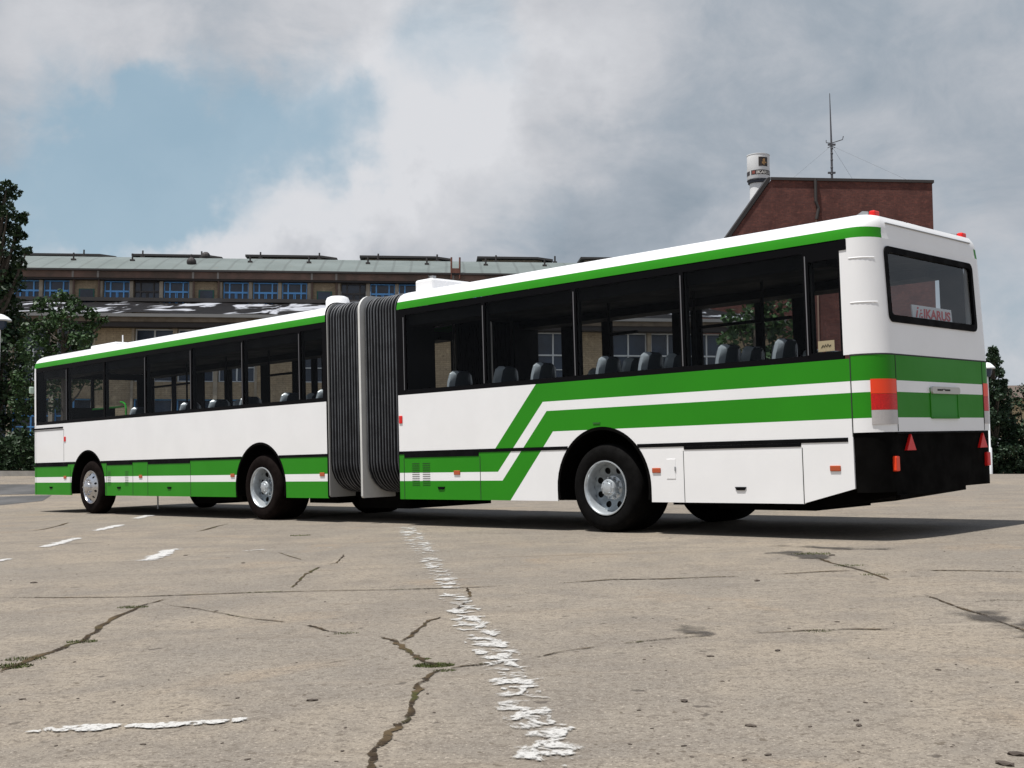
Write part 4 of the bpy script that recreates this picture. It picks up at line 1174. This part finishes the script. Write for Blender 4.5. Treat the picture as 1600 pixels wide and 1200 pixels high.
for a, c in ((-150, 10), (38, 186), (210, 350), (386, 528), (563, 704), (745, 862), (905, 1040)):
    x0, x1 = hx(a, 6.5), hx(c, 6.5); zt = hz_((a + c) / 2, 401.5 + max(0, (a - 40)) * .007, 6.5)
    sm_ = link('skylight', B(x0 + .3, x1 - .6, 6.2, 7.4, zt - 1.0, zt - .06), CONC, rf)
    bm = bmesh.new(); vv = [(x0, 5.8, zt - .05), (x1 - .9, 5.8, zt - .05), (x1, 5.8, zt - .17), (x1, 7.7, zt - .17), (x1 - .9, 7.7, zt - .05), (x0, 7.7, zt - .05)]
    lo = [bm.verts.new(p) for p in vv]; hi = [bm.verts.new((p[0], p[1], p[2] + .12)) for p in vv]
    bm.faces.new((lo[0], lo[1], lo[4], lo[5])); bm.faces.new((lo[1], lo[2], lo[3], lo[4])); bm.faces.new((hi[0], hi[1], hi[4], hi[5])); bm.faces.new((hi[1], hi[2], hi[3], hi[4]))
    for i in range(6): bm.faces.new((lo[i], lo[(i + 1) % 6], hi[(i + 1) % 6], hi[i]))
    link('skylight_lid', bm, ROOFD, rf)
for px in range(-60, 860, 92):
    for yy, dy in ((2.0, 0), (5.2, 8)):
        xx = hx(px + dy * 2 + 83, yy); f = (yy + .4) / 7.5; z = zE + (zr + 1.05 - zE) * math.sin(f * math.pi / 2)
        bm = tube(bmesh.new(), [(xx, yy, z - .05), (xx, yy, z + .42)], .05, 6); box(bm, xx - .12, xx + .12, yy - .08, yy + .08, z, z + .1)
        link('roof_vent', bm, GUTTER, rf)
for px in (304, 322):
    xx = hx(px, 2 if px == 304 else 4.5); yy = 1.2 if px == 304 else 4.4; f = (yy + .4) / 7.5; z = zE + (zr + 1.05 - zE) * math.sin(f * math.pi / 2)
    bm = bmesh.new(); bmesh.ops.create_uvsphere(bm, u_segments=10, v_segments=8, radius=.26, matrix=Matrix.Translation((xx, yy, z + .12)))
    link('roof_ventilator', bm, GUTTER, rf)
bm = bmesh.new()
for px in (705, 718):
    xx = FH.x(px, 425); tube(bm, [(xx, -.45, zE - .3), (xx, -.42, zE + .3), (xx, -.40, zE + .85)], .05, 6)
for i in range(6): z = zE - .25 + i * .1; 
box(bm, FH.x(705, 425), FH.x(718, 425), -.5, -.42, zE + .0, zE + .25)
link('roof_ladder', bm, mat('rust', (.16, .06, .04), .9, var=.4, vscale=4), hall)
DPB = mat('downpipe_brown', (.13, .085, .065), .8)
for g in gx:
    for q in hall_group(g)[1]:
        if xL < q < xR - .1:
            dp = link('downpipe', tube(bmesh.new(), [(q, -.12, 0), (q, -.12, zF - .05)], .06, 6), DPB, hall)
            link('gutter_outlet', B(q - .05, q + .05, -.37, -.355, zF, zE - .1), mat('outlet_grey', (.24, .22, .20), .7), dp)

# ---- nearer annex
FA = Face(160, 48.0)
annex = facade('factory_annex', FA, 'low beige brick annex with white framed windows and black patched tar roof', 'building')
aE = FA.z(300, 494.5); aF = FA.z(300, 506); aT = FA.z(300, 514)
axL, axR = FA.x(-170), FA.x(1222)
perA = FA.x(953) - FA.x(710); gA = [FA.x(710) + perA * k for k in range(-4, 4)]
def annex_group(g):
    s = perA / 243.0; return [(g, g + 59 * s), (g + 64 * s, g + 120 * s), (g + 126 * s, g + 182 * s)]
spans = []
for g in gA: spans += annex_group(g)
spans = sorted(s for s in spans if s[0] > axL and s[1] < axR)
zb1 = FA.z(900, 600); zt2 = FA.z(20, 622); zb2 = FA.z(20, 684)
wl = bmesh.new(); x = axL
for a, c in spans:
    box(wl, x, a, 0, .35, 0, aT); box(wl, a, c, 0, .35, zt2, zb1); box(wl, a, c, 0, .35, 0, zb2); x = c
box(wl, x, axR, 0, .35, 0, aT)
link('wall', wl, BEIGE2, annex)
for g in gA:
    q = annex_group(g)
    for a, hw in (((q[0][1] + q[1][0]) / 2, .08), ((q[1][1] + q[2][0]) / 2, .08), (q[0][0] - .04, .05), (q[2][1] + .04, .05)):
        if axL < a < axR - .1: link('pilaster', B(a - hw, a + hw, -hw, -.003, 0, aT - .01), CONC, annex)
for a, c in spans:
    window(annex, a + .02, c - .02, zb1, aT, .25, WHITEF, 'cross'); window(annex, a + .02, c - .02, zb2, zt2, .25, BLUEF, 'cross')
link('fascia', B(axL, axR, -.55, .1, aF, aE - .05), mat('annex_fascia', (.17, .135, .10), .9, var=.4, vscale=2), annex)
link('gutter', B(axL, axR, -.64, -.5505, aE - .11, aE + .02), mat('gutter_grey', (.18, .18, .18), .6), annex)
link('soffit', B(axL, axR, -.5, -.001, aT + .01, aF - .004), GUTTER, annex)
bm = bmesh.new(); rz = FH.z(300, 476)
# mono-pitch tar roof from the annex eaves back to the hall wall
dback = (FH.P0 - FA.P0).dot(BN)
off = (FH.P0 - FA.P0).dot(BD)
rz = FH.z(300, 474)
n = 30; rows = []
for i in range(7):
    f = i / 6
    rows.append([bm.verts.new((axL + (axR - axL) * j / n, -.56 + (dback + .5) * f, aE + .03 + (rz - aE) * f + .05 * math.sin(j * 1.7 + i))) for j in range(n + 1)])
for a, c in zip(rows, rows[1:]):
    for j in range(n): bm.faces.new((a[j], a[j + 1], c[j + 1], c[j]))
link('roof', bm, TAR, annex, smooth=True)
bm = bmesh.new(); box(bm, axL, axR, dback - .9, dback - .5, rz - .05, rz + .14); link('roof_edge', bm, ROOFD, annex)
link('end_wall', B(axR - .36, axR - .002, .36, dback - .6, 0, aE - .3), BEIGE2, annex)

# ---- red brick block
FR = Face(1205, 66.0)
brick = facade('brick_block', FR, 'tall dark red brick block with sloping left parapet behind the rear of the bus', 'building')
def skew_box(bm, x0, x1, y0, y1, z0, z1, dx0, dx1):
    vs = [bm.verts.new((x + (dx if y == y1 else 0), y, z)) for x, dx in ((x0, dx0), (x1, dx1)) for y in (y0, y1) for z in (z0, z1)]
    for idx in ((0, 1, 3, 2), (4, 6, 7, 5), (0, 4, 5, 1), (2, 3, 7, 6), (0, 2, 6, 4), (1, 5, 7, 3)): bm.faces.new([vs[i] for i in idx])
    return bm
bx1, bz1 = FR.loc(1456.5, 286.5); bz0 = FR.z(1205, 281.5); bx2, bz2 = FR.loc(1152, 356)
bx0 = FR.x(1205, 281)
sl_ = (bz0 - bz2) / (bx0 - bx2)
bx3 = FR.x(1066); bz3 = bz0 - sl_ * (bx0 - bx3)
bz1 = bz0
bm = bmesh.new(); prism_uv(bm, [(bx3, 0), (bx1, 0), (bx1, bz0), (bx0, bz0), (bx3, bz3)], 0, .6); skew_box(bm, bx0 + .19, bx1 - .002, .602, 9.0, 0, bz0 - .002, 2.7, 1.0)
link('wall', bm, REDB, brick)
link('roof_coping', skew_box(bmesh.new(), bx0 - .05, bx1 + .08, -.08, 9.08, bz0 + .003, bz0 + .16, 2.9, 1.0), GUTTER, brick)
bm = bmesh.new(); prism_uv(bm, [(bx3 + .003, bz3 + .012), (bx0 - .053, bz0 + .012), (bx0 - .053, bz0 + .16), (bx0 - .20, bz0 + .14), (bx3 - .16, bz3 + .14)], -.06, .7)
link('slope_parapet', bm, mat('slope_tar', (.022, .019, .019), .8), brick)
gx_ = FR.x(1274, 300)
bm = bmesh.new(); box(bm, gx_ - .035, gx_ + .035, -.07, -.003, 0, bz0 - 2.2); link('lightning_rod_strip', bm, mat('pale_strip', (.26, .17, .13), .8), brick)
bm = bmesh.new(); tube(bm, [(gx_, -.10, bz0 - 2.2), (gx_ + .12, -.12, bz0 - 1.6), (gx_ - .02, -.12, bz0 - 1.2), (gx_ - .02, -.12, bz0 + .1)], .09, 8)
link('downpipe', bm, GUTTER, brick)

# ---- white water tower behind the slope
rT = ray(1185.5, 300); dT = 73.0; cT = CAM + rT * (dT / rT.y)
def zt_at(py, d=dT): r = ray(1185.5, py); return CAM.z + (r.z / r.y) * d
zg = GZ0
tower = empty('water_tower', (cT.x, cT.y, zg), 'white cylindrical water tower with dark emblem and lettered band beside the brick block', 'water tower')
WTW = mat('tower_white', (.78, .78, .78), .5, var=.12, vscale=.6)
rS = 28 / 2 / FPX * dT; rD = 35.5 / 2 / FPX * dT
zb, zt_ = zt_at(283) - zg, zt_at(243.5) - zg
link('shaft', lathe_z(bmesh.new(), [(rS, 0), (rS, zb + .02)], 40), WTW, tower, smooth='auto')
link('drum', lathe_z(bmesh.new(), [(rS + .01, zb - .12), (rD - .03, zb), (rD, zb + .06), (rD, zt_ - .05), (rD + .02, zt_ - .04), (rD + .02, zt_), (0.001, zt_ + .05)], 48), WTW, tower, smooth='auto')
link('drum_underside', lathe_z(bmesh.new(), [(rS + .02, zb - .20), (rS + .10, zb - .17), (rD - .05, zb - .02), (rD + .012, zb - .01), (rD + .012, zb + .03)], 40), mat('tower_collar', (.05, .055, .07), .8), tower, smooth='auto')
aC = math.atan2(-cT.y, -cT.x)        # direction from the tower to the viewer
def on_drum(bm, s0, s1, z0, z1, lift=.012, n=12):
    """patch on the drum; s = arc metres to the viewer's right of centre"""
    rr_ = rD + lift; row = []
    for i in range(n + 1):
        a = aC + (s0 + (s1 - s0) * i / n) / rD; row.append((bm.verts.new((rr_ * math.cos(a), rr_ * math.sin(a), z0)), bm.verts.new((rr_ * math.cos(a), rr_ * math.sin(a), z1))))
    for p, q in zip(row, row[1:]): bm.faces.new((p[0], q[0], q[1], p[1]))
H = zt_ - zb
bm = bmesh.new(); on_drum(bm, .02, .62, zb + H * .49, zb + H * .85)
em = link('emblem_panel', bm, mat('emblem_dark', (.022, .014, .012), .5), tower)
bm = bmesh.new()
for s0, s1, a, c in ((.30, .42, .66, .78), (.22, .34, .58, .66), (.36, .52, .60, .66), (.30, .40, .54, .585), (.24, .30, .70, .73)): on_drum(bm, s0, s1, zb + H * a, zb + H * c, .024, 3)
link('emblem', bm, mat('emblem_gold', (.32, .18, .07), .5), em)
bm = bmesh.new(); on_drum(bm, -.46, 1.1, zb + H * .17, zb + H * .345, .012, 24); on_drum(bm, -1.08, -.58, zb + H * .17, zb + H * .33, .012, 12)
bnd = link('lettered_band', bm, mat('band_dark', (.028, .02, .02), .5), tower)
bm = text_mesh('IKARUS', .28, .1, .008, .0)
xs = [v.co.x for v in bm.verts]; x0, x1 = min(xs), max(xs)
for v in bm.verts:
    s = -.12 + (v.co.x - x0) / (x1 - x0) * 1.0; a = aC + s / rD; rr_ = rD + .026
    v.co = Vector((rr_ * math.cos(a), rr_ * math.sin(a), zb + H * .195 + v.co.y * .92))
link('lettering', bm, mat('band_letters', (.55, .52, .48), .5), bnd)
bm = bmesh.new(); on_drum(bm, -.38, -.20, zb + H * .2, zb + H * .315, .022, 4); link('band_logo', bm, mat('band_logo_red', (.22, .05, .035), .5), bnd)
bm = bmesh.new()
lathe_z(bm, [(rS + .03, zb - 3.9), (rS + .03, zb - 3.7)], 30); tube(bm, [(rS * math.cos(aC + .9) * 1.05, rS * math.sin(aC + .9) * 1.05, zb - 8), (rS * math.cos(aC + .9) * 1.05, rS * math.sin(aC + .9) * 1.05, zb)], .04, 6)
link('ladder', bm, STEELG, tower)

# ---- radio mast on the brick block
dM = 70.0; rM = ray(1300, 283); pM = CAM + rM * (dM / rM.y)
def mz(py): r = ray(1300, py); return CAM.z + r.z / r.y * dM
baseM = FR.P0.z + bz0 + .16
def mp3(px, py, d=dM): r = ray(px, py); return CAM + r * (d / r.y)
mast = empty('radio_mast', (pM.x, pM.y, baseM), 'thin guyed radio mast with small cross arm on the brick block roof', 'mast')
MAST = mat('mast_steel', (.06, .06, .07), .6)
def rel(P): return P - Vector((pM.x, pM.y, baseM))
top = rel(mp3(1296.3, 146)); mid_ = rel(mp3(1299, 225))
link('pole', tube(bmesh.new(), [(0, 0, 0), mid_, top], [.075, .06, .022], 8), MAST, mast)
bm = bmesh.new(); a = rel(mp3(1291, 223)); c = rel(mp3(1316.5, 218)); tube(bm, [a + Vector((0, 0, .15)), a, mid_ + Vector((0, 0, .05)), c, c + Vector((.05, 0, .2))], .028, 6)
for dx in (-6, 6): tube(bm, [mid_ - Vector((0, 0, .12)), rel(mp3(1299 + dx, 231))], .02, 6)
link('cross_arm', bm, MAST, mast)
bm = bmesh.new()
for py in (232, 240, 250, 262, 272): p = rel(mp3(1299.6, py)); bmesh.ops.create_uvsphere(bm, u_segments=8, v_segments=6, radius=.085, matrix=Matrix.Translation(p))
for py in (226, 270): p = rel(mp3(1299.5, py)); box(bm, p.x - .22, p.x + .22, p.y - .06, p.y + .06, p.z - .05, p.z + .05)
link('clamp', bm, MAST, mast)
for px, py, d in ((1237, 280, 67.0), (1334, 283, 74.0), (1427, 285.5, 68.0)):
    link('guy_wire', tube(bmesh.new(), [mid_ - Vector((0, 0, .1)), rel(mp3(px, py, d))], .006, 4), mat('wire', (.16, .16, .17), .5), mast)

# ------------------------------------------------------------------ vegetation
def leaf_mat(name, col, col2):
    m = bpy.data.materials.new(name); m.use_nodes = True; t = m.node_tree; b = t.nodes['Principled BSDF']
    g = t.nodes.new('ShaderNodeNewGeometry')
    c = mix_c(t, g.outputs['Random Per Island'], col, col2)
    t.links.new(c, b.inputs['Base Color']); b.inputs['Roughness'].default_value = .55; b.inputs['Specular IOR Level'].default_value = .3
    return m
BARK = mat('bark', (.06, .048, .036), .9, var=.4, vscale=8)
def leaves(bm, c, r, n, size, rg, flat=.8):
    for _ in range(n):
        d = Vector((rg.gauss(0, 1), rg.gauss(0, 1), rg.gauss(0, 1))).normalized(); q = c + Vector((d.x, d.y, d.z * flat)) * r * rg.uniform(.35, 1.08) ** .6
        s = size * rg.uniform(.6, 1.3); a = Vector((rg.gauss(0, 1), rg.gauss(0, 1), rg.gauss(0, .7))).normalized(); b_ = a.orthogonal().normalized()
        b_ = (b_ * math.cos(rg.uniform(0, 6.28)) + a.cross(b_) * math.sin(rg.uniform(0, 6.28))).normalized()
        vs_ = [bm.verts.new(q + p) for p in (a * s, b_ * s * .55, -a * s, -b_ * s * .55)]
        bm.faces.new(vs_)
def tree(name, base, clumps, label, cat, m, size=.12, per=240, trunk_r=.18, group=None, seed=1, limbs=True, flat=.8):
    """clumps: (x,y,z,r) in metres relative to the base"""
    rg = random.Random(seed); o = empty(name, base, label, cat, group)
    bm = bmesh.new(); top = max(c[2] for c in clumps)
    cx = sum(c[0] for c in clumps) / len(clumps) * .5
    tube(bm, [(0, 0, -.2), (cx * .3 + .05, .05, top * .35), (cx * .7, 0, top * .7), (cx, 0, top * .93)], [trunk_r, trunk_r * .75, trunk_r * .45, trunk_r * .12], 8)
    if limbs:
        for (x, y, z, r) in clumps[::2]:
            f = max(.15, z / top - .22); tube(bm, [(cx * f, 0, top * f), (x * .55 + cx * f * .4, y * .55, top * f * .45 + z * .5), (x, y, z)], [trunk_r * .32, trunk_r * .2, trunk_r * .06], 6)
    link('trunk', bm, BARK, o)
    bm = bmesh.new()
    for (x, y, z, r) in clumps:
        n = int(per * r * r * rg.uniform(.8, 1.2)) + 20
        leaves(bm, Vector((x, y, z)), r, n, size, rg, flat)
        for _ in range(4):
            d = Vector((rg.gauss(0, 1), rg.gauss(0, 1), rg.gauss(0, .8))).normalized()
            leaves(bm, Vector((x, y, z)) + d * r * .95, r * .35, int(n * .12), size, rg)
    link('crown', bm, m, o)
    return o
LF_D = leaf_mat('leaf_dark', (.008, .022, .009), (.025, .052, .017))
LF_M = leaf_mat('leaf_mid', (.015, .040, .012), (.042, .085, .024))
LF_C = leaf_mat('leaf_conifer', (.010, .026, .014), (.028, .055, .024))
def px_clumps(L, d, base):
    out = []
    for px, py, rp, dy in L:
        q = mp3(px, py, d + dy); out.append((q.x - base.x, q.y - base.y, q.z - base.z, rp / FPX * (d + dy)))
    return out
def base_at(px, d):
    r = ray(px, 759); q = CAM + r * (d / r.y); q.z = gz(q.x, q.y); return q
b0 = base_at(-20, 39)
L = [(10, 292, 12, 0), (22, 300, 11, .3), (5, 310, 18, .5), (-20, 300, 25, 0), (12, 330, 14, -.3), (30, 345, 10, .2), (36, 338, 8, .2), (0, 345, 25, .5), (25, 362, 12, 0), (35, 368, 8, .3), (8, 385, 24, 0), (30, 392, 10, .4), (42, 392, 7, 0), (5, 415, 26, .6), (32, 412, 10, 0), (-25, 380, 40, .5), (-30, 330, 35, 0), (15, 440, 26, .2), (-25, 440, 42, .5), (5, 475, 30, .4), (20, 505, 30, .8), (-20, 520, 45, .3), (10, 550, 36, .2), (-25, 590, 45, .6), (15, 600, 32, .4), (5, 640, 34, .8), (-30, 660, 45, .3), (-60, 420, 45, 1), (-70, 520, 50, 1), (-60, 340, 35, .5), (-70, 600, 50, .5)]
tree('poplar_tree', b0, px_clumps(L, 39, b0), 'tall dark leafy tree at the left edge of the yard', 'tree', LF_D, .085, 900, .3, seed=3)
b0 = base_at(95, 37)
L = [(95, 462, 12, 0), (80, 475, 16, .3), (115, 480, 16, 0), (100, 500, 22, -.3), (140, 490, 14, .2), (150, 505, 12, .3), (70, 510, 22, .3), (130, 520, 22, 0), (162, 500, 7, .2), (90, 540, 28, .3), (130, 550, 24, .5), (55, 545, 26, 0), (100, 580, 30, .5), (50, 590, 30, .5), (140, 585, 24, .8), (80, 620, 34, .4), (40, 630, 28, .8), (125, 530, 18, -.6), (60, 480, 12, .3), (45, 515, 16, .6)]
tree('broadleaf_tree', b0, px_clumps(L, 37, b0), 'smaller broad leafy tree with brighter leaves between the tall tree and the annex', 'tree', LF_M, .075, 900, .14, seed=5)
def shrub(name, base, clumps, label, cat, m, size, per, seed, group=None):
    return tree(name, base, clumps, label, cat, m, size, per, .05, group, seed, True, .9)
# clipped hedge at far left
rg = random.Random(11); h0 = base_at(20, 36.0); hg = empty('hedge', (h0.x, h0.y, h0.z), 'dark clipped hedge at far left edge below the blue window', 'hedge')
bm = bmesh.new(); hh_ = mp3(20, 683, h0.y).z - h0.z
for _ in range(9000):
    q = Vector((rg.uniform(-3.5, 3.8), rg.uniform(0, 1.2), rg.uniform(.0, hh_))); 
    if rg.random() < .5: q.y = rg.uniform(-.05, .1)
    leaves(bm, q, .05, 1, .075, rg)
link('foliage', bm, LF_D, hg); bm = bmesh.new()
for k in range(9): tube(bm, [(-3.4 + k * .85, .6, -.05), (-3.4 + k * .85, .6, hh_ * .7)], .03, 6)
link('stem', bm, BARK, hg)
# kerb in front of the hedge
bm = bmesh.new(); box(bm, -8, 9, -.75, -.6, -.1, .12)
kb = link('kerb', bm, mat('kerb_stone', (.36, .34, .31), .9, var=.3, vscale=3)); kb.location = (h0.x, h0.y, h0.z); kb.rotation_euler = (0, 0, YAW); tag(kb, kind='structure')
# dark strips on the left: asphalt with tree shade painted into its colour
am = mat('shaded_asphalt', (.085, .083, .082), .9, var=.4, vscale=1.2)
bm = bmesh.new()
pa = [ground_pt(-60, 752), ground_pt(85, 752), ground_pt(90, 768), ground_pt(-60, 768)]
def ground_strip(poly, lift, name, m):
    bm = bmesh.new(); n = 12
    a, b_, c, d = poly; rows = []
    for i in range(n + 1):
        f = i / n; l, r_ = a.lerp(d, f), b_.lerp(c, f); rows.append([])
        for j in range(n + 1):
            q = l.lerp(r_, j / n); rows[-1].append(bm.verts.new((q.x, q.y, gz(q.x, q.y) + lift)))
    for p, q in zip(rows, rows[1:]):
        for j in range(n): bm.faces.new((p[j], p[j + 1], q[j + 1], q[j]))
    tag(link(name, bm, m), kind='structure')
ground_strip([ground_pt(-80, 757), ground_pt(100, 757), ground_pt(100, 771), ground_pt(-80, 775)], .006, 'shaded_asphalt_strip', am)
ground_strip([ground_pt(-80, 779), ground_pt(80, 774), ground_pt(66, 783), ground_pt(-80, 796)], .006, 'shaded_asphalt_strip', am)
# tree glimpsed through the bus windows
b0 = base_at(1175, 40)
L = [(1150, 500, 22, 0), (1180, 485, 26, .4), (1205, 500, 24, .2), (1225, 475, 18, 0), (1165, 525, 26, .3), (1200, 530, 28, .5), (1230, 515, 20, .4), (1180, 560, 30, .4), (1215, 560, 26, .2), (1195, 470, 18, .3), (1140, 530, 18, .3), (1160, 590, 30, .5), (1210, 600, 30, .3)]
tree('courtyard_tree', b0, px_clumps(L, 40, b0), 'green leafy tree in front of the brick block seen through the bus windows', 'tree', LF_M, .12, 300, .15, seed=8)
# conifer and shrubs at the right edge
b0 = base_at(1556, 43)
L = []
for i in range(34):
    f = i / 33; y = 545 + 195 * f; half = 5 + 52 * f ** .9
    for s in (-1, 1):
        L.append((1552 + s * half * rnd.uniform(.2, .95), y + rnd.uniform(-4, 6), 5 + 10 * f, rnd.uniform(-.8, .8)))
    L.append((1552 + rnd.uniform(-half, half) * .5, y, 7 + 12 * f, rnd.uniform(-.5, .5)))
tree('conifer_tree', b0, px_clumps(L, 43, b0), 'dark conifer tree behind the right rear corner of the bus', 'tree', LF_C, .065, 1100, .12, seed=9, flat=.6)
for i, (px, d, hp, lab) in enumerate(((1500, 46, 640, 'dark low shrub directly behind the rear bumper of the bus'), (1600, 44, 622, 'dark shrub cut by the right edge of the picture beside the conifer'), (1660, 43, 600, 'big dark shrub just beyond the right edge of the yard'))):
    b0 = base_at(px, d); rg = random.Random(20 + i); L = []
    for k in range(26): L.append((px + rg.uniform(-48, 48), 738 - (738 - hp) * rg.random() ** 1.1, rg.uniform(12, 22), rg.uniform(-.8, .8)))
    shrub('shrub', b0, px_clumps(L, d, b0), lab, 'shrub', LF_C, .075, 700, 30 + i, 'shrubs at the right edge of the yard')
# shrubs screening the annex foot, seen under and beside the bus
for i, px in enumerate((-40, 60, 120, 180, 330, 480, 640, 790, 930, 1060, 1200, 1330, 1420)):
    b0 = base_at(px, 45 + (i % 3)); rg = random.Random(50 + i); L = []
    for k in range(14): L.append((px + rg.uniform(-75, 75), 742 - 60 * rg.random(), rg.uniform(16, 26), rg.uniform(-.6, .6)))
    shrub('shrub', b0, px_clumps(L, b0.y, b0), 'low dark shrub in the row along the foot of the annex', 'shrub', LF_D, .13, 150, 60 + i, 'shrub row along the annex')
# pale far house at the right edge
hp = mp3(1597, 632, 120); hs = empty('far_house', (hp.x + 2, hp.y, GZ0), 'pale yellow house far behind the conifer at the right edge', 'house')
zt2_ = mp3(1597, 622, 120).z - GZ0
link('wall', B(-1.0, 8, 0, 8, 0, zt2_), mat('house_cream', (.50, .42, .27), .9, var=.2, vscale=1), hs)
bm = bmesh.new(); r0 = [(-2.6, -.4, zt2_), (8.4, -.4, zt2_), (8.4, 8.4, zt2_), (-2.6, 8.4, zt2_), (-2.6, 4, zt2_ + 1.6), (8.4, 4, zt2_ + 1.6)]
v_ = [bm.verts.new(p) for p in r0]
for idx in ((0, 1, 5, 4), (2, 3, 4, 5), (0, 4, 3), (1, 2, 5), (0, 3, 2, 1)): bm.faces.new([v_[i] for i in idx])
link('roof', bm, mat('house_roof', (.10, .075, .06), .9), hs)

# ------------------------------------------------------------------ lamps
LAMPW = mat('lamp_white', (.72, .74, .76), .4)
def lamp(px, py_head, d, label, r_head):
    b_ = base_at(px, d); h_ = mp3(px, py_head, d).z - b_.z
    o = empty('street_lamp', b_, label, 'street lamp', 'lamps round the yard')
    link('pole', lathe_z(bmesh.new(), [(.07, -.1), (.07, .9), (.035, .95), (.03, h_ - .35)], 12), LAMPW, o, smooth='auto')
    sh = link('lamp_shade', lathe_z(bmesh.new(), [(.03, h_ + .12), (.10, h_ + .10), (r_head * .7, h_ + .03), (r_head, h_ - .06), (r_head, h_ - .09), (r_head * .5, h_ - .10), (.001, h_ - .10)], 24), LAMPW, o, smooth='auto')
    link('lamp_bowl', lathe_z(bmesh.new(), [(r_head * .62, h_ - .095), (r_head * .55, h_ - .25), (.09, h_ - .36), (.03, h_ - .36)], 20), mat('lamp_bowl_dark', (.03, .05, .09), .3), sh, smooth='auto')
    return o
lamp(1548.5, 572, 40, 'white post lamp with flat white shade behind the right rear corner of the bus', .26)
lamp(-9, 497, 36, 'lamp with white shade cut by the left edge in front of the tall tree', .33)
